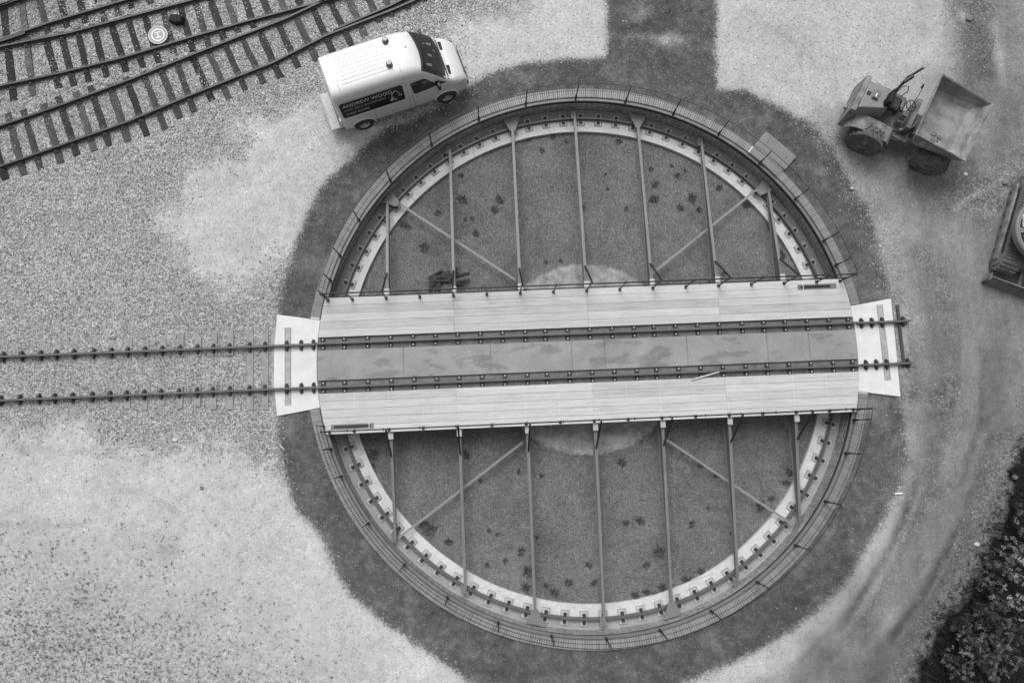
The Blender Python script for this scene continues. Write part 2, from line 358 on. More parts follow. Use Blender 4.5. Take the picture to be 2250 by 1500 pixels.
S2 = poly([(350, 470), (400, 430), (420, 370), (520, 345), (560, 310), (515, 292), (560, 265), (640, 240), (715, 212), (760, 240), (830, 285), (800, 420), (720, 470), (680, 560), (600, 560), (540, 620), (480, 650), (420, 600), (380, 530), (335, 500)])
S3 = poly([(985, 105), (1020, 55), (1100, 22), (1180, 5), (1250, -80), (1400, -80), (1400, 150), (1160, 165), (1060, 200), (1000, 230), (930, 230), (1000, 180)])
S4 = poly([(1500, -90), (2110, -90), (2090, 60), (2095, 180), (2060, 300), (1900, 200), (1860, 300), (1900, 420), (1960, 620), (1800, 560), (1650, 300), (1500, 240)])
S5 = poly([(1500, 1600), (1500, 1500), (1640, 1425), (1790, 1340), (1850, 1290), (1900, 1210), (1990, 1100), (1985, 1250), (1900, 1360), (1800, 1470), (1780, 1600)])
D1 = poly([(1840, 300), (1950, 250), (2060, 200), (2090, -90), (2600, -90), (2600, 1700), (1700, 1700), (1760, 1440), (1900, 1250), (1975, 1090), (1992, 1010), (1985, 900), (1960, 640), (1930, 500), (1860, 390)])
V1 = poly([(2330, 880), (2250, 985), (2232, 1080), (2215, 1135), (2175, 1180), (2160, 1250), (2135, 1300), (2080, 1345), (2055, 1400), (2040, 1440), (2020, 1500), (2000, 1600), (2000, 1800), (2700, 1800), (2700, 800)])
RG = [poly(p) for p in ([(2085, -60), (2190, -60), (2195, 90), (2185, 195), (2125, 195), (2110, 120)], [(2030, 400), (2130, 370), (2260, 330), (2260, 420), (2210, 440), (2170, 520), (2120, 470), (2040, 430)],
    [(2010, 560), (2040, 540), (2100, 660), (2110, 800), (2105, 1000), (2060, 1090), (2000, 1180), (1960, 1300), (1900, 1380), (1880, 1350), (1950, 1240), (2000, 1120), (2050, 1000), (2060, 800), (2050, 700)],
    [(2160, 1020), (2240, 900), (2260, 1000), (2225, 1130), (2170, 1200), (2150, 1290), (2080, 1370), (2030, 1470), (1980, 1540), (2000, 1400), (2070, 1300), (2110, 1180), (2140, 1100)],
    [(1740, 235), (1800, 250), (1880, 370), (1940, 480), (1975, 640), (1950, 650), (1920, 540), (1860, 420), (1800, 320)],
    [(1960, 640), (2010, 680), (2020, 850), (1995, 880), (1960, 880)])]
WE = poly([(-500, 1190), (0, 1190), (200, 1205), (330, 1230), (450, 1320), (560, 1380), (700, 1470), (900, 1600), (900, 1900), (-600, 1900)])
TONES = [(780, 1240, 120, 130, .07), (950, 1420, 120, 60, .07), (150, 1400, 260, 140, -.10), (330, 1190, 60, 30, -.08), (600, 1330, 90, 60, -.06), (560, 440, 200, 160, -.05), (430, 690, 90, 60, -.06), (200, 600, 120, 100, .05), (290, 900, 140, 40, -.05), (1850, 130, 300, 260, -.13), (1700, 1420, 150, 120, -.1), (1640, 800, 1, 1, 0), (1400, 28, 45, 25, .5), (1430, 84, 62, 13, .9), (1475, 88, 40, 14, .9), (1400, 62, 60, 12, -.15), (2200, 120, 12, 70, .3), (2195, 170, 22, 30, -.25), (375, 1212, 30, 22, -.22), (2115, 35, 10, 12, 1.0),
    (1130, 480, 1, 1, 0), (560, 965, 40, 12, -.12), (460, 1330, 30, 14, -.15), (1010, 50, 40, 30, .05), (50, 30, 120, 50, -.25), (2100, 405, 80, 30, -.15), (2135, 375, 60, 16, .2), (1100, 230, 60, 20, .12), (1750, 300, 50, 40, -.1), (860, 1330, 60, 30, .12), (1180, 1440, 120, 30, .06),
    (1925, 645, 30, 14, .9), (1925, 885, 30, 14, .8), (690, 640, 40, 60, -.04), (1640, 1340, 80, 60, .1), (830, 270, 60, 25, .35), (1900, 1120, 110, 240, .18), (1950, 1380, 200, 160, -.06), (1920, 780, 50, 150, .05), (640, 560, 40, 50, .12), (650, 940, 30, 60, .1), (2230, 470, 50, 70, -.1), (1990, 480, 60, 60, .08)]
def vnoise(P, s, seed=0):                            # smooth value noise in numpy
    r_ = np.random.default_rng(seed); G = r_.random((256, 256)); q = P*s+100; i = np.floor(q).astype(int); f = q-i; f = f*f*(3-2*f)
    g = lambda a, b: G[(i[:, 0]+a) % 256, (i[:, 1]+b) % 256]
    return (g(0, 0)*(1-f[:, 0])+g(1, 0)*f[:, 0])*(1-f[:, 1])+(g(0, 1)*(1-f[:, 0])+g(1, 1)*f[:, 0])*f[:, 1]
TRACKS = [([(2020, 560), (2060, 700), (2065, 800), (2050, 1000), (2000, 1120), (1950, 1240), (1890, 1350), (1800, 1450), (1740, 1520)], 26, -.2), ([(2100, 500), (2135, 700), (2130, 900), (2085, 1050), (2040, 1200), (1960, 1330), (1880, 1440), (1830, 1520)], 28, .12),
    ([(2200, 700), (2190, 900), (2160, 1020), (2120, 1150), (2060, 1280), (1980, 1400), (1920, 1500)], 24, -.2), ([(1975, 950), (1985, 1080), (1940, 1190), (1860, 1310), (1740, 1420), (1640, 1480)], 30, .14), ([(2012, 1060), (1985, 1150), (1935, 1240), (1850, 1380)], 9, -.34), ([(2100, 1180), (2045, 1290), (1960, 1410)], 8, -.34), ([(2112, 1170), (2059, 1282), (1974, 1404)], 7, .34),
    ([(2024, 1070), (1997, 1158), (1948, 1246), (1864, 1386)], 7, .25), ([(2140, 640), (2165, 800), (2155, 930), (2115, 1060)], 7, -.22), ([(2095, 620), (2105, 760), (2090, 900)], 7, -.2), ([(2160, 960), (2130, 1060), (2085, 1170), (2010, 1300), (1900, 1440)], 10, .2), ([(1900, 1290), (1830, 1380), (1760, 1450)], 8, -.22), ([(1960, 260), (2010, 380), (2030, 480)], 9, -.14), ([(1700, 60), (1830, 170), (1870, 330)], 12, -.1), ([(1640, 30), (1800, 100), (1860, 160)], 14, -.08),
    ([(2100, 460), (2130, 435), (2200, 400)], 10, .35), ([(2180, 60), (2190, 120), (2205, 185)], 8, .4), ([(1780, 60), (1900, 180), (1950, 420), (2010, 620)], 60, .08), ([(2110, -40), (2140, 60), (2150, 190)], 42, -.36), ([(2240, 200), (2200, 330), (2100, 400)], 40, -.18), ([(0, 985), (120, 985), (260, 1000)], 7, -.12), ([(0, 1155), (200, 1150)], 6, -.12), ([(250, 1075), (330, 1085), (380, 1120)], 6, -.14),
    ([(420, 500), (540, 430), (680, 330)], 22, .1), ([(1350, 60), (1380, 70), (1470, 30)], 12, -.2)]
def zones(P):
    """material weights for world points P (n,2)"""
    wob = (vnoise(P, .8, 21)-.5)*.9+(vnoise(P, 2.2, 22)-.5)*.55
    def soft(d_, w, k=.0): return np.clip(.5+(d_+k*wob)/(2*w), 0, 1)
    z = {'m_tar': soft(sdist(P, TAR), .34, .14)}
    s = np.maximum.reduce([soft(sdist(P, q), .75, .75) for q in (S1, S2, S3, S4, S5)]); z['m_sand'] = s
    z['m_dirt'] = soft(sdist(P, D1), 1.7, 1.8); z['m_veg'] = soft(sdist(P, V1), .35, .9)
    z['m_rough'] = np.maximum.reduce([soft(sdist(P, q), .55, .9) for q in RG])
    z['m_weed'] = soft(sdist(P, WE)-1.0, 2.2)
    t = np.ones(len(P))
    for px, py, rx, ry, dl in TONES:
        c = W(px, py); k = 1/62.; t *= 1+dl*np.exp(-(((P[:, 0]-c[0])/(rx*k))**2+((P[:, 1]-c[1])/(ry*k))**2))
    for pl, wd_, dl in TRACKS:
        q = poly(pl); dm_ = np.full(len(P), 1e9)
        for a, b in zip(q[:-1], q[1:]):
            ab = b-a; tt_ = np.clip(((P-a)@ab)/(ab@ab), 0, 1); e = P-a-tt_[:, None]*ab; dm_ = np.minimum(dm_, np.hypot(e[:, 0], e[:, 1]))
        t *= 1+dl*np.exp(-(np.abs(dm_+wob*.16)/(wd_/62.))**3.5)*(.55+.9*vnoise(P, 1.3, 31))
    t *= 1-.34*z['m_dirt']*np.clip((5-P[:, 1])/14, 0, 1)       # darker mud towards the wood, with lens vignetting painted into the road tone
    z['tone'] = t
    return z
def height(P, z):
    r = np.hypot(P[:, 0], P[:, 1]); h = (vnoise(P, 1.2, 1)-.5)*.05+(vnoise(P, 4.5, 2)-.5)*.02
    flat = np.clip((r-10)/1.2, 0, 1); uvx = P[:, 0]*ca+P[:, 1]*sa; uvy = -P[:, 0]*sa+P[:, 1]*ca
    tr = np.clip((np.abs(uvy)-2.0)/.8, 0, 1); h = h*flat*(.25+.75*tr)
    h -= .02*z['m_tar']; h += (z['tone']-1)*.10*z['m_dirt']*(1-z['m_tar'])*np.clip((r-10.6)/1, 0, 1); h += z['m_rough']*z['m_dirt']*(vnoise(P, 2.6, 3)-.35)*.16*(1-z['m_tar'])
    d_ = sdist(P, V1); h -= np.clip(d_, 0, 3)*.42
    return h-.012
radii = [9.79]; r = 9.79
while r < 27: r += .105 if r < 23 else .2; radii.append(r)
while r < 260: r *= 1.12; radii.append(r)
radii = np.array(radii); NTH = 1100; th = np.arange(NTH)*2*PI/NTH
RR, TT = np.meshgrid(radii, th, indexing='ij'); P = np.stack([(RR*np.cos(TT)).ravel(), (RR*np.sin(TT)).ravel()], 1)
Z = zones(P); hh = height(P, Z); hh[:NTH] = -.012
NR = len(radii); ii, jj = np.meshgrid(np.arange(NR-1), np.arange(NTH), indexing='ij'); ii = ii.ravel(); jj = jj.ravel(); j2 = (jj+1) % NTH
Q = np.stack([ii*NTH+jj, (ii+1)*NTH+jj, (ii+1)*NTH+j2, ii*NTH+j2], 1)
jit = (vnoise(P, 5, 9)-.5)*.5+(vnoise(P, 14, 8)-.5)*.4
cls = np.zeros(len(P), int)                          # 0 ballast, 1 sand, 2 dirt road, 3 tarmac, 4 shrub soil
cls[Z['m_sand']+jit > .5] = 1; cls[Z['m_dirt']+jit*.8 > .5] = 2; cls[Z['m_tar']+jit*.5 > .5] = 3; cls[Z['m_veg'] > .5] = 4
fc = cls[Q[:, 0]]
for c, name in enumerate(('ballast', 'sandy_ground', 'dirt_road', 'tarmac', 'woodland_floor')):
    q = Q[fc == c]; ids, inv = np.unique(q, return_inverse=True); inv = inv.reshape(q.shape)
    me = bpy.data.meshes.new(name); me.vertices.add(len(ids)); me.loops.add(q.size); me.polygons.add(len(q))
    co = np.column_stack([P[ids], hh[ids]]).astype(np.float32); me.vertices.foreach_set('co', co.ravel())
    me.polygons.foreach_set('loop_start', np.arange(0, q.size, 4, dtype=np.int32)); me.polygons.foreach_set('loop_total', np.full(len(q), 4, np.int32)); me.loops.foreach_set('vertex_index', inv.ravel().astype(np.int32))
    me.update(calc_edges=True); me.polygons.foreach_set('use_smooth', [True]*len(q))
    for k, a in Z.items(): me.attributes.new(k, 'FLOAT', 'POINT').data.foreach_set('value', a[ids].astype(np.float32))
    me.materials.append(M_['ground']); o = bpy.data.objects.new(name, me); COL.objects.link(o); tag(o, kind='structure')
# ------------------------------------------------------------------ scattered stones (real little stones, uncountable)
OCT = np.array([(1, 0, 0), (0, 1, 0), (-1, 0, 0), (0, -1, 0), (0, 0, 1), (0, 0, -1)], float); OF = np.array([(0, 1, 4), (1, 2, 4), (2, 3, 4), (3, 0, 4), (1, 0, 5), (2, 1, 5), (3, 2, 5), (0, 3, 5)])
def stones(name, pts, zs, smin, smax, mat, flat=.6, power=2):
    n = len(pts); s = smin+(smax-smin)*rng.random(n)**power; a = rng.random(n)*2*PI
    V = OCT[None]*(1+.35*(rng.random((n, 6, 3))-.5)*2); V = V*s[:, None, None]*np.array([1, .75, flat]); c, s_ = np.cos(a)[:, None], np.sin(a)[:, None]
    V = np.stack([V[..., 0]*c-V[..., 1]*s_, V[..., 0]*s_+V[..., 1]*c, V[..., 2]], -1)+np.column_stack([pts, zs])[:, None, :]
    fs = (OF[None]+6*np.arange(n)[:, None, None]).reshape(-1, 3)
    me = bpy.data.meshes.new(name); me.vertices.add(6*n); me.loops.add(fs.size); me.polygons.add(len(fs)); me.vertices.foreach_set('co', V.astype(np.float32).ravel())
    me.polygons.foreach_set('loop_start', np.arange(0, fs.size, 3, dtype=np.int32)); me.polygons.foreach_set('loop_total', np.full(len(fs), 3, np.int32)); me.loops.foreach_set('vertex_index', fs.ravel().astype(np.int32)); me.update(calc_edges=True)
    me.attributes.new('tone', 'FLOAT', 'FACE').data.foreach_set('value', np.repeat(rng.random(n), 8).astype(np.float32))
    me.materials.append(mat); o = bpy.data.objects.new(name, me); COL.objects.link(o); return o
def scatter(n, box): return np.column_stack([box[0]+(box[1]-box[0])*rng.random(n), box[2]+(box[3]-box[2])*rng.random(n)])
pts = scatter(110000, (-22.5, -4, -11.5, 14.5)); z = zones(pts); keep = (np.hypot(pts[:, 0], pts[:, 1]) > 9.85) & (rng.random(len(pts)) > np.maximum.reduce([z['m_sand']*1.03, z['m_tar']*1.01, z['m_dirt']])) & ~((pts[:, 0] > -10.9) & (np.abs(pts[:, 1]) < 2.2))
pts = pts[keep]; z = {k: a[keep] for k, a in z.items()}
tag(stones('ballast_stones', pts, height(pts, z)+.008, .014, .042, M_['stone']), 'loose angular ballast stones covering the track bed', 'ballast', kind='stuff')
ys = scatter(7500, (-22, -6, 6, 13.5)); keep = (ys[:, 1] > 6+.42*(ys[:, 0]+22)) & (rng.random(len(ys)) > .2); ys = ys[keep]
tag(stones('spilled_ballast', ys, np.full(len(ys), .026), .014, .034, M_['stone'], flat=.8), 'stray ballast stones lying over the sleepers of the yard tracks', 'ballast', kind='stuff')
ed = []
for _ in range(5200):
    i = random.randrange(len(TAR)); a, b = TAR[i], TAR[(i+1) % len(TAR)]; ed.append(a+(b-a)*random.random()+rng.normal(0, .22, 2))
ed = np.array(ed); ed = ed[(np.hypot(ed[:, 0], ed[:, 1]) > 9.95) & ~((np.abs(ed[:, 0]) < 11) & (np.abs(ed[:, 1]-ed[:, 0]*.03) < 2.1))]; 
ex = np.array([W(*random.choice([(1790, 270), (1830, 320), (1870, 380), (1885, 430), (1910, 470), (1935, 520), (1950, 580), (1960, 640)])) for _ in range(3600)])+rng.normal(0, .30, (3600, 2))
rd = scatter(26000, (8, 17.5, -12, 14)); zr = zones(rd); rd = rd[(rng.random(len(rd)) < zr['m_rough']*.9) & (zr['m_tar'] < .4) & (zr['m_veg'] < .6)]
tt = scatter(5000, (-22, 17, -12, 14)); tt = tt[(np.hypot(tt[:, 0], tt[:, 1]) > 9.9) & ~((np.abs(tt[:, 0]) < 11) & (np.abs(tt[:, 1]-tt[:, 0]*.03) < 2.1))]
allp = np.vstack([ed[::3], ex, rd[::2], tt[::6]]); za = zones(allp)
tag(stones('loose_stones', allp, height(allp, za)+.003, .007, .038, M_['stoneW'], power=3.5), 'small pale stones strewn along the edges of the tarmac and road', 'stones', kind='stuff')
del P, Z, RR, TT
# ------------------------------------------------------------------ the pit
mb = MB(); n = 120
mb.ring([(0.001, -.93), (3.3, -.935), (3.6, -.95), (8.53, -.95)], 0, 360, 240)
tag(mb.build('pit_floor', M_['pit']), kind='structure')
pp = rng.random((14000, 2)); pr = 3.4+5.1*np.sqrt(pp[:, 0]); pa = pp[:, 1]*2*PI
tag(stones('pit_stones', np.column_stack([pr*np.cos(pa), pr*np.sin(pa)]), np.full(14000, -.946), .005, .014, stonemat('pit_stone', .07, .22), power=1.5), 'fine dark gravel on the floor of the pit', 'gravel', kind='stuff')
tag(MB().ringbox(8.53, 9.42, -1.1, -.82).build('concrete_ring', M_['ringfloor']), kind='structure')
# wall
mb = MB(); mb.ring([(9.37, -.825), (9.37, -.03)], 0, 360, 360); o = mb.build('pit_wall', M_['wall'], smooth=True)
uvl = o.data.uv_layers.new(name='UVMap')
for pl in o.data.polygons:
    an = [math.atan2(o.data.vertices[o.data.loops[l].vertex_index].co.y, o.data.vertices[o.data.loops[l].vertex_index].co.x) % (2*PI) for l in pl.loop_indices]
    mx = max(an)
    for l, a in zip(pl.loop_indices, an):
        if mx-a > PI: a += 2*PI
        uvl.data[l].uv = (a*9.37, o.data.vertices[o.data.loops[l].vertex_index].co.z)
tag(o, 'brick wall lining the round turntable pit', 'wall')
SLAB_L = [W(699, 703), W(609, 691), W(603, 760), W(602, 840), W(609, 914), W(697, 897)]
SLAB_R = [W(1893, 861), W(1978, 871), W(1968, 760), W(1957, 656), W(1876, 671)]
aL0 = math.degrees(math.atan2(SLAB_L[0][1], SLAB_L[0][0])); aL1 = math.degrees(math.atan2(SLAB_L[-1][1], SLAB_L[-1][0]))+360
aR1 = math.degrees(math.atan2(SLAB_R[-1][1], SLAB_R[-1][0])); aR0 = math.degrees(math.atan2(SLAB_R[0][1], SLAB_R[0][0]))
cu = empty('pit_curb', label='riveted grey steel curb ring round the rim of the pit', cat='curb')
MB().ringbox(9.345, 9.435, -.06, .0).build('curb_plate', M_['curb'], cu)
MB().ring([(9.362, -.03), (9.362, -.22)]).build('curb_skirt', M_['curbdark'], cu)
MB().ringbox(9.375, 9.80, -.30, -.045).build('curb_bed', M_['curbdark'], cu)
MB().ringbox(9.444, 9.456, -.045, .012).build('curb_lip', M_['curb'], cu)
for nm, A0, A1 in (('north', aR1+.1, aL0-.1), ('south', aL1+.1, 360+aR0-.1)):
    root = empty('brick_edging', label='curved course of bricks set on edge round the %s half of the pit' % ('upper' if nm == 'north' else 'lower'), cat='brick edging', group='brick courses round the pit rim')
    MB().ringbox(9.475, 9.785, -.045, .032, A0, A1, 300).build('mortar_bed', M_['mortar'], root)
    mb = MB(); tn = []; a = A0; st = math.degrees(.079/9.62)
    while a < A1-st:
        if nm == 'north' and 43.3 < a < 51.4 and mb.v: o = mb.build('brick_course', M_['brick'], root); set_tone(o, tn); mb = MB(); tn = []
        if not (43.3 < a < 51.4 and nm == 'north'):
            g = math.degrees(.012/9.62); t0, t1 = R(a), R(a+st-g); zt = .042+random.uniform(-.002, .002); r0, r1 = 9.468+random.uniform(-.004, .004), 9.79+random.uniform(-.006, .004)
            vs = [(rr*math.cos(t), rr*math.sin(t), zz) for zz in (-.04, zt) for t, rr in ((t0, r0), (t0, r1), (t1, r1), (t1, r0))]
            mb.add(vs, [(3, 2, 1, 0), (4, 5, 6, 7), (0, 1, 5, 4), (1, 2, 6, 5), (2, 3, 7, 6), (3, 0, 4, 7)]); tn += [random.uniform(.82, 1.2)]*6
        a += st
    o = mb.build('brick_course', M_['brick'], root); set_tone(o, tn)
# ring rail on its chairs
rr_ = empty('ring_rail', label='circular running rail bolted down on the pale concrete ring in the pit', cat='rail')
def railprof(r, z0=-.80, h=.13):
    return [(r-.065, z0), (r+.065, z0), (r+.065, z0+.018), (r+.012, z0+.03), (r+.012, z0+h-.035), (r+.034, z0+h-.03), (r+.034, z0+h), (r-.034, z0+h), (r-.034, z0+h-.03), (r-.012, z0+h-.035), (r-.012, z0+.03), (r-.065, z0+.018), (r-.065, z0)]
gap = math.degrees(math.atan2(*W(873, 1172, -.7)[::-1]))
joints = [gap+.6+360*k/9 for k in range(9)]
for k in range(9):
    a0 = joints[k]+(.55 if k == 0 else .05); a1 = (joints[k]+40)-(.6 if k == 8 else .05)
    mb = MB(); mb.ring(railprof(9.0), a0, a1, 60)
    for a in (a0, a1): mb.add([(r*math.cos(R(a)), r*math.sin(R(a)), zz) for r, zz in railprof(9.0)[:-1]], [tuple(range(12))])
    mb.build('rail_section', M_['railhead'], rr_)
chair = empty('rail_chair'); chair.parent = rr_
def pad():
    mb = MB(); mb.box(8.775, 8.965, -.125, .125, -.83, -.792); mb.box(9.04, 9.24, -.125, .125, -.83, -.792); return mb
pd = pad().build('base_plate', simple('chair_plate', .46, .7, .25, 5), chair, bevel=.006)
mb = MB(); mb.box(8.745, 8.965, -.15, .15, -.822, -.812); mb.box(9.035, 9.27, -.15, .15, -.822, -.812); mb.build('grout_pad', simple('grout', .22, .9, .3, 6), chair)
mb = MB()
for s in (-1, 1):
    c = 9.0+s*.12; mb.box(c-.055, c+.055, -.055, .055, -.792, -.735); mb.cyl((c+s*.015, -.028, -.755), (0, 0, 1), .02, .04, 8); mb.cyl((c+s*.015, .028, -.755), (0, 0, 1), .02, .04, 8)
mb.box(8.96, 9.04, -.09, .09, -.805, -.790)
mb.build('clip', M_['iron'], chair)
for k in range(85):
    a = R(86.38+k*360/85); c = chair if k == 0 else copy_tree(chair, rr_); c.rotation_euler = (0, 0, a)
# access cover over the brick course
hc = empty('access_cover', label='grey steel access cover with dark slots on the upper right of the pit rim', cat='cover')
hp = [(6.14, 7.70), (6.58, 8.22), (7.64, 7.27), (7.20, 6.76)]; mb = MB(); mb.prism([hp[0], hp[3], hp[2], hp[1]], -.03, .05); mb.build('concrete_frame', simple('cover_frame', .22, .8, .3, 5), hc, bevel=.01)
c0 = Vector((6.89, 7.49)); ins = [tuple(c0+(Vector(p)-c0)*.93) for p in (hp[0], hp[3], hp[2], hp[1])]; MB().prism(ins, .05, .058).build('lid', M_['paint'], hc)
MB().ringbox(9.47, 9.82, .02, .062, 43.4, 51.35, 20).build('front_plate', M_['paint'], hc)
mb = MB()
for px, py in ((1687.5, 312), (1727, 346.3), (1669.5, 331), (1710, 365)):
    x, y = W(px, py, .06); mb.box(-.045, .045, -.012, .012, .0585, .066, lambda p, x=x, y=y: (x+p[0]*.66-p[1]*.75, y+p[0]*.75+p[1]*.66, p[2]))
mb.build('key_slot', M_['blackpipe'], hc)
MB().ringbox(9.40, 9.466, -.02, .004, 43.0, 51.6, 20).build('shadow_gap', M_['curbdark'], hc)
# perimeter railings
def railing(label, angs, drop0, drop1):
    root = empty('perimeter_railing', label=label, cat='railing', group='low black railings round the rim of the pit')
    for a in angs:
        t = R(a); mb = MB(); f = lambda p, t=t: (p[0]*math.cos(t)-p[1]*math.sin(t), p[0]*math.sin(t)+p[1]*math.cos(t), p[2])
        mb.box(9.395, 9.425, -.016, .016, 0, 1.17, f); mb.box(9.375, 9.45, -.03, .03, 0, .30, f); mb.build('post', M_['blackpipe'], root)
    for nm, zz, rr in (('top_wire', 1.165, .011), ('middle_wire', .66, .009)):
        k = max(2, int((angs[-1]-angs[0])/1.5)); MB().tube([(9.41*math.cos(R(angs[0]+(angs[-1]-angs[0])*i/k)), 9.41*math.sin(R(angs[0]+(angs[-1]-angs[0])*i/k)), zz) for i in range(k+1)], rr, 6).build(nm, M_['blackpipe'], root)
railing('low black railing of posts and wires round the upper half of the pit', [16.6, 20.07, 25.97, 37.0, 48.1, 59.19, 70.2, 81.2, 92.3, 103.5, 114.5, 126.4, 138.4, 149.5, 158.2, 163.9, 167.6], 0, 0)
railing('low black railing of posts and wires round the lower half of the pit', [-165.0, -160.1, -154.1, -143.1, -132.0, -121.1, -109.75, -98.7, -87.66, -76.6, -65.44, -54.23, -43.2, -32.11, -21.07, -13.83, -11.6], 0, 0)
# ------------------------------------------------------------------ approach slabs
for side, pl in (('left', SLAB_L), ('right', SLAB_R)):
    root = empty('approach_slab', label='white concrete slab at the %s end of the turntable carrying the rails' % side, cat='concrete slab', group='white slabs at the ends of the turntable')
    a0, a1 = (aL0, aL1) if side == 'left' else (aR1, aR0)
    arc = [(9.44*math.cos(R(a0+(a1-a0)*i/16)), 9.44*math.sin(R(a0+(a1-a0)*i/16))) for i in range(17)]
    outer = pl[1:-1]; outl = arc+outer[::-1]
    if side == 'right': outl = arc+outer
    ar = sum(outl[i][0]*outl[(i+1) % len(outl)][1]-outl[(i+1) % len(outl)][0]*outl[i][1] for i in range(len(outl)))
    if ar < 0: outl = outl[::-1]
    MB().prism(outl, -.35, .022).build('slab', M_['slab'], root, bevel=.012)
    # cast-in sleeper
    if side == 'left': u0, u1 = -10.52, -10.33
    else: u0, u1 = 10.30, 10.50
    f = lambda p: (*uv2w(p[0], p[1]), p[2])
    o = MB().box(u0, u1, -1.3, 1.38, .0, .03, f).build('inset_sleeper', M_['sleeperbed'], root)
    mb = MB()
    for x0, x1, y0, y1 in ((u0-.012, u0-.002, -1.31, 1.39), (u1+.002, u1+.012, -1.31, 1.39)): mb.box(x0, x1, y0, y1, 0, .026, f)
    mb.build('joint_line', simple('joint_'+side, .12, .9), root)
if True:                                             # strip of rough concrete behind the slabs
    f = lambda p: (*uv2w(p[0], p[1]), p[2])
    tag(MB().box(-10.98, -10.82, -1.3, 1.4, -.05, .008, f).build('concrete_beam', simple('rough_beam', .32, .9, .3, 3)), 'narrow weathered concrete beam behind the left white slab', 'concrete beam')
    tag(MB().box(10.98, 11.08, -.9, 1.35, -.05, .05, f).build('steel_beam', M_['plate']), 'rusty steel beam on edge behind the right white slab', 'steel beam')
# ------------------------------------------------------------------ approach tracks
def straight_rail(name, p0, p1, z0, parent, mat=None, h=.14):
    p0 = Vector((*p0, 0)); p1 = Vector((*p1, 0)); t = (p1-p0).normalized(); n = Vector((-t.y, t.x, 0)); prof = [(-.04, 0), (.04, 0), (.04, .018), (.012, .03), (.012, h-.035), (.034, h-.03), (.034, h), (-.034, h), (-.034, h-.03), (-.012, h-.035), (-.012, .03), (-.04, .018)]
    vs = [p+n*a+Vector((0, 0, z0+b)) for p in (p0, p1) for a, b in prof]; k = 12
    mb = MB().add(vs, [tuple(range(k)), tuple(range(k, 2*k))[::-1]]+[(i, (i+1) % k, (i+1) % k+k, i+k) for i in range(k)])
    return mb.build(name, mat or M_['rail'], parent)
def chairblob(parent, rounded=True):
    mb = MB(); pts = []
    w, l = .066, .185
    for i in range(20):
        t = 2*PI*i/20; c, s = math.cos(t), math.sin(t); pts.append((w*(abs(c)**.6)*(1 if c > 0 else -1), l*(abs(s)**.75)*(1 if s > 0 else -1)))
    mb.prism(pts, 0, .035)
    for s in (-1, 1): mb.box(-.05, .05, s*.08-.035, s*.08+.035, .035, .11); mb.cyl((0, s*.155, .035), (0, 0, 1), .028, .03, 10)
    return mb.build('rail_chair', M_['iron'], parent, smooth=True)
at_ = empty('approach_track', rz=ANG, label='straight track leading from the left edge up to the turntable, half buried in ballast', cat='railway track')
for v in (.745, -.735): straight_rail('rail', (-24, v), (-9.46, v), .05, at_)
zs = lambda X, Y=380: (X/3.5156, 650+Y/3.5156)
chx = [20, 165, 312, 432, 567, 718, 857, 983, 1115, 1247, 1387, 1523, 1645, 1773, 1925, 2043]
us = [U(*zs(x), .1)[0] for x in chx]; us += [us[0]-.66*k for k in (1, 2, 3, 4)]
for i, u in enumerate(us):
    deep = .02 if u > -14.6 else (.0 if u > -16.2 else -.02)
    if u > -11.9: mb = MB().box(u-.11, u+.11, -1.42, 1.42, -.15, .012 if u < -11.9 else .022)
    else:
        mb = MB(); L1, L2 = (1.25+random.uniform(-.1, .12)), (1.25+random.uniform(-.1, .12))
        mb.box(u-.11, u+.11, -L1, -.5, -.15, .014+deep+random.uniform(-.006, .006)); mb.box(u-.11, u+.11, .5, L2, -.15, .014+deep+random.uniform(-.006, .006)); mb.box(u-.09, u+.09, -.5, .5, -.15, -.04)
    sl_ = mb.build('sleeper', M_['conc'], at_, bevel=.012)
    for v in (.745, -.735): c = chairblob(sl_); c.location = (u+random.uniform(-.01, .01), v, .018)
for u in (U(661, 757, .1)[0], U(688, 757, .1)[0], U(629, 757, .1)[0]):
    for v in (.745, -.735): c = chairblob(at_); c.location = (u, v, .03)
et_ = empty('track_stub', rz=ANG, label='short stub of track running off the right end of the turntable', cat='railway track')
straight_rail('rail', (9.47, .745), (11.36, .745), .05, et_); straight_rail('rail', (9.47, -.735), (11.27, -.735), .05, et_)
s_ = MB().box(11.05, 11.28, -1.25, 1.3, -.1, .02).build('sleeper', M_['conc'], et_, bevel=.01)
for v in (.745, -.735): c = chairblob(s_); c.location = (11.16, v, .02)
for u in (9.66, 10.03, 10.40):
    for v in (.745, -.735): c = chairblob(et_); c.location = (u, v, .03)
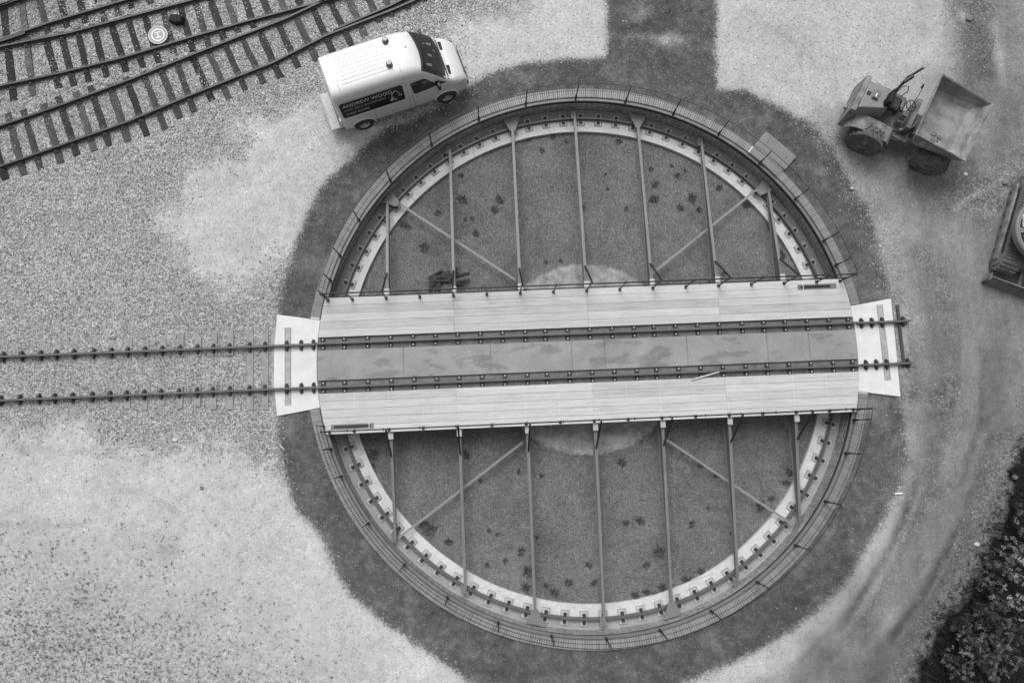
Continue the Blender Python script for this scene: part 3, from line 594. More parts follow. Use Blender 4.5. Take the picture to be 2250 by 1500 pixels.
# yard tracks, top left
zl = lambda X, Y: (X/3.191, Y/3.191)
def rail_path(pts, ext=True, z=.15):
    p = [np.array(W(*zl(*q), z)) for q in pts]
    if ext: p = [p[0]+(p[0]-p[1])/np.linalg.norm(p[0]-p[1])*2.5]+p+[p[-1]+(p[-1]-p[-2])/np.linalg.norm(p[-1]-p[-2])*2.5]
    return p
def curved_rail(name, pts, parent, z0=.02, h=.14):
    prof = [(-.065, 0), (.065, 0), (.065, .018), (.012, .03), (.012, h-.035), (.034, h-.03), (.034, h), (-.034, h), (-.034, h-.03), (-.012, h-.035), (-.012, .03), (-.065, .018)]; k = 12; vs = []; m = len(pts)
    for i, p in enumerate(pts):
        t = pts[min(i+1, m-1)]-pts[max(i-1, 0)]; t = t/np.linalg.norm(t); n = (-t[1], t[0]); vs += [(p[0]+n[0]*a, p[1]+n[1]*a, z0+b) for a, b in prof]
    mb = MB().add(vs, [tuple(range(k)), tuple(range((m-1)*k, m*k))[::-1]]+[(j*k+i, j*k+(i+1) % k, (j+1)*k+(i+1) % k, (j+1)*k+i) for j in range(m-1) for i in range(k)])
    return mb.build(name, M_['yardrail'], parent)
RP = {'R1': rail_path([(0, 275), (350, 155), (870, 0)]), 'R2': rail_path([(0, 325), (350, 255), (500, 225), (850, 130), (1340, 0)]), 'R3': rail_path([(0, 600), (420, 510), (850, 405), (1300, 270), (1700, 155), (2230, 15)]),
      'R4': rail_path([(0, 880), (450, 725), (900, 560), (1300, 400), (1700, 245), (2000, 130), (2234, 20)]), 'RA': rail_path([(0, 38), (110, 0)]),
      'R5': [np.array(W(x, y, .15)) for x, y in [(-90, 395), (0, 365), (125, 321), (282, 266), (407, 213), (533, 163), (600, 137), (715, 78), (860, 22), (905, 3), (1000, -45)]],
      'CK': [np.array(W(x, y, .15)) for x, y in [(731, 66), (858, 12), (960, -40)]], 'CK2': [np.array(W(x, y, .15)) for x, y in [(-60, 110), (0, 91), (55, 72)]], 'CK3': [np.array(W(x, y, .15)) for x, y in [(-10, 15), (14, 6), (40, -5)]]}
def sleepers(parent, segs, z, wdt=.25, w2=0):
    for (x0, y0), (x1, y1) in segs:
        a = np.array(W(*zl(x0, y0), .03)); b = np.array(W(*zl(x1, y1), .03)); L = np.linalg.norm(b-a); mid = (a+b)/2; an = math.atan2(b[1]-a[1], b[0]-a[0])+random.uniform(-.01, .01)
        mb = MB(); k = 7; w = wdt*random.uniform(.88, 1.1)/2
        pts_ = [(-L/2+L*i/k, -w+random.uniform(-.012, .012)) for i in range(k+1)]+[(L/2-L*i/k, w+random.uniform(-.012, .012)) for i in range(k+1)]
        zt = z+random.uniform(-.008, .012); mb.prism(pts_, -.12, zt)
        o = mb.build('sleeper', M_['sleeper'], parent, bevel=.01); o.location = (mid[0], mid[1], 0); o.rotation_euler = (0, 0, an)
        # chairs where rails cross
        for rn in parent['rails'].split(','):
            q = RP[rn]
            for i in range(len(q)-1):
                p, p2 = q[i], q[i+1]; dA = b-a; dB = p2-p; den = dA[0]*dB[1]-dA[1]*dB[0]
                if abs(den) < 1e-6: continue
                t = ((p[0]-a[0])*dB[1]-(p[1]-a[1])*dB[0])/den; s = ((p[0]-a[0])*dA[1]-(p[1]-a[1])*dA[0])/den
                if 0.02 < t < .98 and 0 <= s <= 1:
                    cb = MB(); cb.box(-.17, .17, -.085, .085, zt, zt+.022)
                    for sx in (-1, 1): cb.box(sx*.085-.035, sx*.085+.035, -.04, .04, zt+.022, zt+.06)
                    for sx, sy in ((-.14, -.05), (-.14, .05), (.14, .05), (.14, -.05)): cb.cyl((sx, sy, zt+.02), (0, 0, 1), .02, .025, 6)
                    c = cb.build('rail_chair', M_['plate'], o); c.location = (t*L-L/2, 0, 0)
TL = empty('yard_track', label='nearest yard track of dark timber sleepers between the other tracks and the van', cat='railway track'); TL['rails'] = 'R4,R5'
for k in ('R4', 'R5', 'CK'): curved_rail('rail' if k != 'CK' else 'check_rail', RP[k], TL)
sleepers(TL, [((-60, 960), (35, 1255)), ((50, 790), (160, 1225)), ((160, 765), (283, 1190)), ((300, 725), (422, 1140)), ((405, 670), (532, 1085)), ((525, 640), (657, 1055)), ((630, 600), (762, 1020)), ((765, 590), (895, 990)), ((880, 540), (1027, 950)), ((1000, 500), (1153, 905)), ((1115, 460), (1258, 825)), ((1235, 430), (1358, 782)), ((1350, 400), (1485, 705)), ((1460, 360), (1603, 690)), ((1570, 300), (1722, 632)), ((1690, 260), (1850, 580)), ((1815, 215), (1965, 540)), ((1950, 165), (2090, 470)), ((2080, 130), (2220, 420)), ((2195, 60), (2350, 400)), ((2320, 20), (2465, 315)), ((2440, -20), (2560, 250)), ((2560, -60), (2660, 150)), ((2660, -110), (2750, 110)), ((2790, -150), (2860, 60)), ((2900, -200), (2980, 10))], .018)
TM = empty('yard_track', label='middle yard track crossing the top left corner beside the round landing pad', cat='railway track'); TM['rails'] = 'R2,R3'
for k in ('R2', 'R3', 'CK2'): curved_rail('rail' if k != 'CK2' else 'check_rail', RP[k], TM)
sleepers(TM, [((-100, 200), (-30, 720)), ((22, 40), (90, 700)), ((150, 20), (232, 670)), ((320, 270), (412, 620)), ((425, 235), (517, 600)), ((540, 200), (620, 575)), ((655, 190), (745, 540)), ((780, 170), (882, 500)), ((890, 110), (1000, 470)), ((1010, 100), (1112, 440)), ((1140, 60), (1225, 395)), ((1262, 40), (1352, 355)), ((1370, 10), (1462, 325)), ((1470, -20), (1568, 272)), ((1580, -40), (1668, 228)), ((1700, -70), (1780, 195)), ((1810, -90), (1890, 110)), ((1920, -110), (2000, 75)), ((2040, -150), (2110, 50))], .02)
TU = empty('yard_track', label='farthest yard track cut off by the top left corner of the photo', cat='railway track'); TU['rails'] = 'R1,RA'
for k in ('R1', 'RA', 'CK3'): curved_rail('rail' if k != 'CK3' else 'check_rail', RP[k], TU)
sleepers(TU, [((255, -60), (335, 230)), ((400, -80), (470, 190)), ((530, -100), (600, 160)), ((660, -60), (735, 148)), ((775, -70), (835, 110)), ((870, -80), (925, 60)), ((990, -90), (1060, 25))], .012)
for T in (TL, TM, TU): del T['rails']
# ------------------------------------------------------------------ the turntable bridge
BR = empty('turntable_bridge', rz=ANG, label='railway turntable bridge with pale timber walkways, rails and outrigger beams over the round pit', cat='turntable')
def arc_u(v, r=9.40): return math.sqrt(r*r-v*v)
def deck_panel(u0, u1, v0, v1, nm='timber_deck'):
    mb = MB(); tn = []; npl = 10; w = (v1-v0)/npl; bt = [random.uniform(.88, 1.08) for _ in range(5)]
    for i in range(npl):
        a, b = v0+i*w+(.004 if i % 2 == 0 else .0006), v0+(i+1)*w-(.004 if i % 2 else .0006)
        lo = u0 if u0 > -9 else None; hi = u1 if u1 < 9 else None
        p = [(lo if lo is not None else -arc_u(a), a), (hi if hi is not None else arc_u(a), a), (hi if hi is not None else arc_u(b), b), (lo if lo is not None else -arc_u(b), b)]
        mb.prism(p, .08, .14+random.uniform(-.0015, .0015)); tn += [bt[i//2]*random.uniform(.975, 1.025)]*6
    o = mb.build(nm, M_['timber'], BR); set_tone(o, tn); return o
for s in (1, -1):
    v0, v1 = (.975, 2.345) if s > 0 else (-2.345, -.955)
    for u0, u1 in ((-9.4, -4.664), (-4.658, -.004), (.002, 4.624), (4.63, 9.4)): deck_panel(u0, u1, v0, v1)
mb = MB()
for k in range(-7, 8):
    for i in range(10):
        for j in (.3, .7):
            v = -2.345+(i+j)*.139; u = k*1.165+random.uniform(-.006, .006)
            if random.random() < .75: mb.box(u-.010, u+.010, v-.010, v+.010, .139, .1445)
mb.build('screw_heads', M_['screw'], BR)
mb = MB()
for k in (7.02,):
    for i in range(10): mb.box(k-.01, k+.01, 1.0+i*.14, 1.03+i*.14, .139, .1445)
mb.build('screw_heads', M_['screw'], BR)
# centre plates
seams = [-6.45, -3.45, -.64, .52, 3.4, 6.22, 7.7]
us_ = [-9.4]+seams+[9.4]
mb = MB()
for a, b in zip(us_[:-1], us_[1:]):
    p = [(a+.003 if a > -9 else -arc_u(.5), -.51), (b-.003 if b < 9 else arc_u(.5), -.51), (b-.006 if b < 9 else arc_u(.52), .525), (a+.006 if a > -9 else -arc_u(.52), .525)]
    if a < -9: p.append((-9.395, 0))
    elif b > 9: p.insert(2, (9.395, 0))
    mb.prism(p, .09, .108)
mb.build('centre_plate', M_['cplate'], BR)
mb = MB()
for s in seams:
    for i in range(14):
        for du in (-.035, .035): mb.cyl((s+du, -.45+i*.07, .108), (0, 0, 1), .009, .006, 6)
mb.build('rivets', M_['web'], BR)
for v0, v1 in ((.53, .97), (-.95, -.515)):
    mb = MB(); mb.box(-arc_u(.95), arc_u(.95), v0, v1, .0, .035)
    for vv in (v0+.004, v1-.014): mb.box(-9.33, 9.33, vv, vv+.010, .035, .075)
    mb.build('rail_trough', M_['trough'], BR)
ztr = .036
# rails and chairs
bx = [(22, 223, 425, 600, 800, 1000, 1198, 1397, 1572, 1768, 1965, 2160)]
uch = []
z1 = [605, 793, 1000, 1207, 1408, 1608, 1808, 2010, 2212]; uch += [U(560+x/4.054, 745, .1)[0] for x in z1]
z2 = [223, 425, 600, 800, 1000, 1198, 1397, 1572, 1768, 1965, 2160]; uch += [U(1050+x/4.054, 735, .1)[0] for x in z2]
z3 = [175, 370, 562, 756, 952, 1150, 1320]; uch += [U(1540+x/4.055, 715, .1)[0] for x in z3]
uch = sorted(uch); tmp = [uch[0]]
for u in uch[1:]:
    if u-tmp[-1] > .4: tmp.append(u)
uch = tmp
cm = MB()
cm.box(-.088, .088, -.223, .223, 0, .014)
for s in (-1, 1):
    cm.box(-.06, .06, s*.10-.05, s*.10+.05, .014, .05); cm.cyl((0, s*.15, .014), (0, 0, 1), .026, .030, 10)
cm0 = cm
for v in (.762, -.742):
    rl = straight_rail('rail', (-9.44, v), (9.44, v), .055, BR, M_['railhead'])
    first = None
    for u in uch:
        if first is None:
            first = cm0.build('rail_chair', M_['iron'], rl, bevel=.004); cc = MB()
            for s in (-1, 1): cc.cyl((0, s*.15, .044), (0, 0, 1), .020, .012, 10)
            cc.build('bolt_cap', M_['bolt'], first); c = first
        else: c = copy_tree(first, rl)
        c.location = (u+random.uniform(-.006, .006), v, ztr)
    for a in (-.5, .5): pass
# flatten thing > part > sub-part: join nuts and caps into the chair level
for o in [x for x in bpy.data.objects if x.name.startswith(('nut', 'bolt_cap')) and x.parent and x.parent.name.startswith('rail_chair')]:
    ch = o.parent; o.parent = ch.parent; o.location = ch.location
# main girders
mb = MB()
for v in (-.76, .75): mb.box(-8.7, 8.7, v-.18, v+.18, -.62, -.02)
mb.box(-8.7, 8.7, -.58, .57, -.10, -.06)
for u in (-6, -3, 0, 3, 6): mb.box(u-.1, u+.1, -.58, .57, -.5, -.11)
mb.build('main_girder', M_['girder'], BR)
MB().cyl((0, 0, -.93), (0, 0, 1), .5, .5, 32).build('centre_pivot', M_['girder'], BR, smooth=True)
for s in (-1, 1):
    mb = MB()
    for i in range(17):
        u = (i-8)*1.165
        if abs(u) < 9.1: mb.box(u-.04, u+.04, *sorted((s*.98, s*2.30)), -.06, .078)
    mb.box(-9.0, 9.0, *sorted((s*2.24, s*2.30)), -.10, .079); mb.build('deck_joists', M_['web'], BR)
for u in (-8.75, 8.75):
    for v in (-.76, .75):
        MB().cyl((u-.12, v*1.0, -.43), (1, 0, 0), .24, .12, 24).build('carrying_wheel', M_['iron'], BR, smooth=True)
# outriggers
TIPS = {1: {-3: 6.22, -2: 8.02, -1: 8.95, 0: 9.22, 1: 8.93, 2: 8.02, 3: 6.25}, -1: {-3: -6.08, -2: -7.9, -1: -8.85, 0: -9.2, 1: -8.92, 2: -8.1, 3: -6.28}}
for s in (1, -1):
    for k in range(-3, 4):
        u = k*2.335+(.02 if s > 0 else .05); vt = TIPS[s][k]; L = abs(vt)-2.36; n = 8
        mb = MB(); fr = .115 if True else 0
        def zt(t): return -.02-.50*t
        def zb(t): return -.60+(-.02)*t
        for i in range(n):
            t0, t1 = i/n, (i+1)/n; v0, v1 = s*(2.36+L*t0), s*(2.36+L*t1)
            w0, w1 = .052-.008*t0, .052-.008*t1
            for (za, zb_, wa, wb) in ((zt(t0), zt(t1), w0, w1),):
                mb.mi = 0; mb.add([(u-wa, v0, za-.015), (u+wa, v0, za-.015), (u+wb, v1, zb_-.015), (u-wb, v1, zb_-.015), (u-wa, v0, za), (u+wa, v0, za), (u+wb, v1, zb_), (u-wb, v1, zb_)], [(3, 2, 1, 0), (4, 5, 6, 7), (0, 1, 5, 4), (1, 2, 6, 5), (2, 3, 7, 6), (3, 0, 4, 7)])
            bw_ = w0*1.0; b0, b1 = zb(t0), zb(t1)
            mb.mi = 1; mb.add([(u-bw_, v0, b0), (u+bw_, v0, b0), (u+bw_, v1, b1), (u-bw_, v1, b1), (u-bw_, v0, b0+.015), (u+bw_, v0, b0+.015), (u+bw_, v1, b1+.015), (u-bw_, v1, b1+.015)], [(3, 2, 1, 0), (4, 5, 6, 7), (0, 1, 5, 4), (1, 2, 6, 5), (2, 3, 7, 6), (3, 0, 4, 7)])
            mb.add([(u-.008, v0, b0+.015), (u+.008, v0, b0+.015), (u+.008, v1, b1+.015), (u-.008, v1, b1+.015), (u-.008, v0, zt(t0)-.015), (u+.008, v0, zt(t0)-.015), (u+.008, v1, zt(t1)-.015), (u-.008, v1, zt(t1)-.015)], [(0, 1, 5, 4), (1, 2, 6, 5), (2, 3, 7, 6), (3, 0, 4, 7)])
        og = mb.build('outrigger', [M_['paint'], M_['web']], BR)
        # pale root bracket
        bk = MB(); y0, y1 = s*2.36, s*(2.36+(.24 if s < 0 else .26)); bk.box(u-.085, u+.085, min(y0, y1), max(y0, y1), -.02, .05); bk.cyl((u, s*2.53, .05), (0, 0, 1), .025, .02, 8); bk.build('root_bracket', simple('bracket_paint', .5, .6, .1, 3) if 'bracket_paint' not in bpy.data.materials else bpy.data.materials['bracket_paint'], og)
        # fan plate at the tip of every other beam
        if abs(k) in (1, 3) and not (s < 0 and abs(k) == 3):
            ve = vt; w = .33 if abs(k) == 1 else .3; vo = s*math.sqrt(9.31**2-u*u)
            g = MB(); vi = vo-s*.52
            if abs(k) == 1: pts_ = [(u-.09, vi), (u+.09, vi), (u+w, s*math.sqrt(9.32**2-(u+w)**2)), (u-w, s*math.sqrt(9.32**2-(u-w)**2))]
            else:
                tdir = Vector((u, vo)).normalized(); nn = Vector((-tdir.y, tdir.x)); c = Vector((u, vo)); c2 = Vector((u, vo))-tdir*.50
                pts_ = [tuple(c2-nn*.10), tuple(c2+nn*.10), tuple(c+nn*.28), tuple(c-nn*.28)]
            ar = sum(pts_[i][0]*pts_[(i+1) % 4][1]-pts_[(i+1) % 4][0]*pts_[i][1] for i in range(4)); pts_ = pts_ if ar > 0 else pts_[::-1]
            g.prism(pts_, -.528, -.508); g.build('end_plate', M_['paint'], og)
        else:
            g = MB(); g.box(u-.14, u+.05, min(vt-s*.3, vt+s*.02), max(vt-s*.3, vt+s*.02), -.56, -.545); g.build('end_plate', M_['web'], og)
        # raking strut up to the handrail
        MB().tube([(u, s*3.19, zt(.12)+.02), (u+.03, s*2.30, 1.25)], .032, 8).build('raking_strut', M_['blackpipe'], og)
for s, kk in ((1, -1), (1, 1), (-1, -1), (-1, 1)):
    a = Vector((kk*6.85, TIPS[s][3*kk]-s*.12, -.60)); b = Vector((kk*2.45, s*2.9, -.60)); t = (b-a).normalized(); nn = Vector((-t.y, t.x, 0))*.042
    mb = MB(); mb.add([a-nn, a+nn, b+nn, b-nn, a-nn+Vector((0, 0, .012)), a+nn+Vector((0, 0, .012)), b+nn+Vector((0, 0, .012)), b-nn+Vector((0, 0, .012))], [(3, 2, 1, 0), (4, 5, 6, 7), (0, 1, 5, 4), (1, 2, 6, 5), (2, 3, 7, 6), (3, 0, 4, 7)])
    mb.build('diagonal_brace', simple('brace_paint', .22, .6, .1, 2) if 'brace_paint' not in bpy.data.materials else bpy.data.materials['brace_paint'], BR)
# handrails on the walkways
for s in (1, -1):
    hr = MB().tube([(-9.0, s*2.26, 1.3), (9.02, s*2.26, 1.3)], .024, 8).build('handrail', M_['blackpipe'], BR)
    MB().tube([(-9.0, s*2.26, .70), (9.0, s*2.26, .70)], .018, 8).build('middle_rail', M_['blackpipe'], hr)
    ul = [i*1.166 for i in range(-7, 8)]+[-9.0, 9.0]
    for u in sorted(ul):
        mb = MB().tube([(u, s*2.26, .14), (u, s*2.26, 1.3)], .023, 8); mb.box(u-.045, u+.045, s*2.26-.06, s*2.26+.06, .141, .155); mb.cyl((u, s*2.26, .155), (0, 0, 1), .04, .09, 10)
        mb.build('post', M_['blackpipe'], hr)
        cp = MB().cyl((u-.012, s*2.26-s*.055, .155), (0, 0, 1), .014, .012, 8).build('foot_bolt', M_['bolt'], hr)
        MB().box(u-.02, u+.02, s*2.26-.04, s*2.26+.04, 1.285, 1.33).build('clamp', M_['iron'], hr)
# locking lever boxes let into the deck
for (u0, u1, v0, v1, s) in ((7.47, 8.86, 2.0, 2.19, 1), (-8.95, -7.50, -2.20, -2.02, -1)):
    b_ = MB(); b_.box(u0, u1, v0, v1, .135, .150); o = b_.build('lock_box', M_['web'], BR, bevel=.006)
    MB().box(u0+.10, u1-.22 if s > 0 else u1-.1, v0+.055, v1-.045, .1505, .154).build('slot', M_['blackpipe'], o)
    MB().tube([(u0+.25, (v0+v1)/2, .17), (u1-.35, (v0+v1)/2+.01, .175)], .02, 8).build('lever', M_['iron'], o)
    x = u0+.18 if s > 0 else u1-.16; MB().tube([(x, v0-.02, .165), (x+.01, (v0+v1)/2, .185), (x, v1+.04, .165)], .011, 6).build('retaining_chain', M_['bolt'], o)
# ------------------------------------------------------------------ small loose things
def bar(name, p0, p1, r, z, mat, label, cat, n=6):
    a, b = W(*p0, z), W(*p1, z); o = MB().tube([(a[0], a[1], z), ((a[0]+b[0])/2, (a[1]+b[1])/2, z+.004), (b[0], b[1], z+.002)], r, n).build(name, mat); return tag(o, label, cat)
bar('timber_offcut', (1520, 834), (1580, 817), .026, .175, M_['stick'], 'pale timber offcut lying against the lower rail on the bridge deck', 'timber offcut')
bar('white_pipe', (1966, 1084), (1983, 1083.5), .028, .02, M_['white'], 'short white plastic pipe lying on the dirt road right of the pit', 'pipe')
bar('pale_stick', (614, 976), (625, 988), .022, .02, M_['stick'], 'short pale stick on the tarmac below the left white slab', 'stick')
bar('pale_stick', (352, 1189), (360, 1175), .016, .01, M_['stick'], 'thin pale stick lying on the sand at lower left', 'stick')
bar('dangling_bar', (835, 955), (830, 972), .02, -.2, M_['blackpipe'], 'thin black bar hanging below the lower left edge of the bridge', 'bar')
def rock(px, py, r, z, label, mat='stoneW', name='pale_rock'):
    x, y = W(px, py, z); mb = MB(); n = 9; a0 = random.random()*6; outl = [(x+r*(.7+.5*random.random())*math.cos(a0+2*PI*i/n), y+r*.8*(.7+.5*random.random())*math.sin(a0+2*PI*i/n)) for i in range(n)]
    mb.prism(outl, z-.01, z+r*.5); o = mb.build(name, M_[mat], smooth=False, bevel=r*.25); set_tone(o, [random.uniform(.6, 1)]*len(o.data.polygons)); return tag(o, label, 'rock')
for px, py, r, lb in ((627, 1207, .055, 'white stone at the sand edge left of the tarmac'), (2128, 42, .16, 'largest pale rock, in the dark stony strip at top right'), (385, 966, .09, 'flat pale stone on the sand below the approach track'), (1871, 414, .08, 'pale rock among the stones right of the tarmac ring'), (230, 1152, .035, 'small pale stone on the sand at far left'),
    (36, 1028, .04, 'small white stone near the left edge of the sand'), (2120, 383, .09, 'pale rock below the dumper front wheel'), (2084, 458, .085, 'dark round stone on the road left of the excavator'), (2207, 400, .15, 'wide flat boulder above the excavator track'), (2229, 1047, .11, 'upright pale rock beside the dark wood at right'),
    (2146, 1195, .1, 'pale rock on the stony verge near the shrubs'), (1934, 541, .05, 'small white stone at the right tarmac edge'), (1681, 196, .05, 'white stone in the sand corner above the pit'), (1665, 556, .035, 'tiny white stone in the pit gravel')):
    rock(px, py, r, -.93 if 'pit gravel' in lb else .0, lb, 'stoneW' if 'dark' not in lb and 'boulder' not in lb else 'boulder')
# debris heap in the pit
de = empty('debris_heap', (*W(975, 612, -.93), -.93), label='dark heap of rotten boards and leaves in the pit by the upper walkway', cat='debris')
for i in range(14):
    mb = MB(); L = random.uniform(.2, .75); w = random.uniform(.04, .16); a = random.choice((.15, .3, -.2, 1.2))+random.uniform(-.3, .3); x, y, z_ = random.uniform(-.45, .65), random.uniform(-.35, .22), random.uniform(0, .08)
    mb.box(-L/2, L/2, -w/2, w/2, 0, .03, lambda p: (x+p[0]*math.cos(a)-p[1]*math.sin(a), y+p[0]*math.sin(a)+p[1]*math.cos(a), z_+p[2])); mb.build('rotten_board', M_['brown'], de)
def blades(n, r, mat, seed, wid=.02, hgt=.12, lobes=None):
    rs = random.Random(seed); mb = MB(); tn = []
    for i in range(n):
        a = rs.random()*2*PI; L = r*rs.uniform(.35, 1); c0 = rs.uniform(0, .3)*r; x0, y0 = c0*math.cos(a), c0*math.sin(a); w = wid*rs.uniform(.6, 1.4); b = a+rs.uniform(-.5, .5); h = hgt*rs.uniform(.3, 1)
        dx, dy = math.cos(b), math.sin(b); p = [(x0-dy*w*.3, y0+dx*w*.3, .005), (x0+dx*L*.5-dy*w, y0+dy*L*.5+dx*w, h*.9), (x0+dx*L, y0+dy*L, h*.7), (x0+dx*L*.5+dy*w, y0+dy*L*.5-dx*w, h*.9+.005), (x0+dy*w*.3, y0-dx*w*.3, .005)]
        mb.add(p, [(0, 1, 3, 4), (1, 2, 3)]); tt_ = rs.random(); tn += [tt_, tt_]
    return mb, tn
mb, tn = blades(160, .62, None, 5, .03, .06); o = mb.build('dead_leaves', M_['brown'], de); o.scale = (1, .45, 1); o.rotation_euler = (0, 0, .2); set_tone(o, tn)
# weeds in the pit: every tuft its own plant
wp = []
for k in range(3):
    mb, tn = blades((60, 34, 22)[k], (.21, .15, .11)[k], None, 20+k, (.014, .017, .012)[k], .06); o = mb.build('weed', M_['leafD']); set_tone(o, tn); wp.append(o)
WD = [(933, 543, 0), (1437, 436, 0), (1520, 434, 0), (1086, 460, 1), (1155, 640, 1), (1495, 456, 1), (1535, 460, 1), (1335, 415, 2), (1376, 458, 2), (1200, 575, 2), (1232, 572, 2), (962, 467, 1), (1015, 438, 0), (1013, 385, 1), (1095, 432, 2), (1098, 440, 1), (1087, 459, 2), (1022, 482, 2), (1037, 480, 2), (1046, 512, 1), (900, 498, 2), (886, 493, 1), (1215, 300, 1), (1165, 297, 0), (1160, 305, 1), (1245, 310, 2), (1360, 310, 1), (1430, 370, 2), (1476, 364, 2), (1580, 412, 1), (1590, 600, 2), (1505, 375, 2), (1488, 385, 1), (1440, 405, 1), (1282, 455, 2), (1330, 382, 2), (1695, 500, 1), (1718, 560, 1), (1640, 450, 0), (1560, 620, 2), (1190, 330, 2),
    (1025, 1000, 1), (1140, 1035, 1), (1055, 1055, 2), (820, 1000, 0), (816, 1023, 1), (1366, 1015, 1), (1407, 1143, 0), (1376, 1148, 1), (1447, 1212, 0), (1540, 1255, 1), (1420, 1240, 1), (1160, 1255, 0), (1155, 1290, 0), (1145, 1210, 1), (1200, 1285, 1), (1250, 1278, 1), (1305, 1280, 1), (1293, 1240, 1), (1092, 1173, 2), (1070, 1240, 2), (1395, 1308, 0), (1420, 1300, 0), (1455, 1290, 0), (1508, 1275, 0), (1440, 1305, 1), (930, 1150, 1), (945, 1165, 0), (985, 1190, 0), (1110, 1230, 2), (1672, 1112, 0), (1695, 1095, 1), (1728, 1060, 1), (1735, 1037, 1), (1573, 1045, 2), (1556, 1115, 2), (1520, 1150, 1), (1606, 1170, 2), (1540, 1020, 1), (1218, 1300, 1), (1075, 1165, 2), (1180, 1180, 2), (1190, 1045, 2)]
for i, (px, py, k) in enumerate(WD):
    src = wp[k]; o = src if i == [w[2] for w in WD].index(k) else src.copy()
    if o is not src: COL.objects.link(o)
    x, y = W(px, py, -.93); up = py < 780; o.location = (x, y, -.945); sc_ = random.uniform(.8, 1.35); o.scale = (sc_, sc_*random.uniform(.7, 1.1), 1); o.rotation_euler = (0, 0, random.random()*6)
    edge = math.hypot(x, y) > 7.9
    tag(o, '%s dark weed in the %s half of the pit%s' % (('bushy', 'ragged', 'sparse')[k], 'upper' if up else 'lower', ' near the concrete ring' if edge else ' on open gravel'), 'weed', 'weeds growing in the pit gravel')
# small dark herbs over the sandy lower left and elsewhere (nobody could count them)
pts = scatter(26000, (-22, -4, -12, -3)); zz_ = zones(pts); pts = pts[(rng.random(len(pts)) < zz_['m_weed']*.30*(.3+1.4*vnoise(pts, 1.1, 4))) & (zz_['m_tar'] < .2)]
extra = scatter(500, (-22, -9, -9, 9)); ze = zones(extra); extra = extra[ze['m_tar'] < .3][:90]; pts = np.vstack([pts, extra])
mb = MB(); tn = []; hz = height(pts, zones(pts))
for (x, y), h in zip(pts, hz):
    r_ = random.uniform(.014, .042)*(1.7 if random.random() < .08 else 1)
    for j in range(5):
        a = random.random()*2*PI; b = a+.9; mb.add([(x, y, h), (x+r_*math.cos(a), y+r_*math.sin(a), h+.03), (x+r_*math.cos(b), y+r_*math.sin(b), h+.035)], [(0, 1, 2)]); tn.append(random.random())
o = mb.build('ground_weeds', stonemat('ground_weed_leaf', .06, .22)); set_tone(o, tn); tag(o, 'tiny dark weeds dotted over the pale sand at lower left', 'weeds', kind='stuff')
# landing pad and bag
px, py = W(347, 77, .12); pad_ = empty('landing_pad', (px, py, .10), label='round grey drone landing pad with a white ring and letter H', cat='landing pad')
MB().cyl((0, 0, 0), (0, 0, 1), .345, .02, 48, bev=.004).build('mat', M_['padgrey'], pad_, smooth=True)
MB().ringbox(.20, .24, .02, .0235, 0, 360, 64).build('ring_marking', M_['white'], pad_)
MB().ringbox(.332, .348, .0, .026, 0, 360, 64).build('rim', M_['white'], pad_)
mb = MB(); mb.box(-.10, .10, -.115, -.08, .02, .0237); mb.box(-.10, .10, .08, .115, .02, .0237); mb.box(-.018, .018, -.08, .08, .02, .0236); o = mb.build('letter_marking', M_['white'], pad_); o.rotation_euler = (0, 0, R(17))
bx_, by_ = W(388, 44, .1); bag = empty('black_bag', (bx_, by_, .02), R(-10), label='black equipment bag lying on the sleepers next to the landing pad', cat='bag')
mb = MB(); n_ = 6
for i, (z0, s0) in enumerate(((0, .9), (.06, 1.05), (.16, 1), (.22, .8))):
    for x, y in ((-.22, -.14), (.02, -.20), (.24, -.13), (.25, .14), (0, .17), (-.24, .12)): mb.v.append((x*s0, y*s0, z0))
for i in range(3):
    for j in range(6): mb.f.append([i*6+j, i*6+(j+1) % 6, (i+1)*6+(j+1) % 6, (i+1)*6+j]); mb.m.append(0)
mb.f += [list(range(18, 24)), list(range(6))[::-1]]; mb.m += [0, 0]; mb.build('bag_body', M_['black'], bag, bevel=.02)
MB().tube([(.12, .12, .2), (.16, .26, .12), (.2, .3, .04)], .018, 6).build('strap', M_['black'], bag)
# ------------------------------------------------------------------ van
G0 = W(680+725/5.921, 50+1385/5.921); VA = R(19.8)
van = empty('van', (*G0, -.01), VA, label='white panel van with a black side sign, two roof beacons and a rear step', cat='van')
YC = .90
ST = [(-.66, .84, 2.36, .20, .20, .45), (-.64, .87, 2.46, .24, .22, .40), (-.58, .895, 2.53, .27, .24, .36), (-.3, .90, 2.55, .28, .25, .35), (.6, .90, 2.56, .28, .25, .35), (1.5, .90, 2.56, .28, .25, .35), (1.85, .90, 2.55, .28, .25, .35), (2.1, .90, 2.52, .29, .25, .35), (2.3, .895, 2.47, .29, .25, .35), (2.45, .89, 2.40, .28, .24, .35), (2.6, .885, 2.27, .24, .22, .35), (2.8, .88, 2.04, .2, .2, .35), (3.0, .88, 1.80, .18, .2, .35), (3.2, .875, 1.55, .16, .18, .35), (3.32, .87, 1.40, .16, .18, .35), (3.45, .865, 1.31, .2, .18, .35), (3.65, .85, 1.22, .24, .2, .34), (3.8, .82, 1.12, .28, .22, .34), (3.92, .765, .98, .28, .22, .33), (3.99, .70, .80, .26, .2, .32), (4.02, .62, .60, .2, .1, .32)]
def stat(x):
    xs = [s[0] for s in ST]
    return [float(np.interp(x, xs, [s[i] for s in ST])) for i in range(1, 6)]
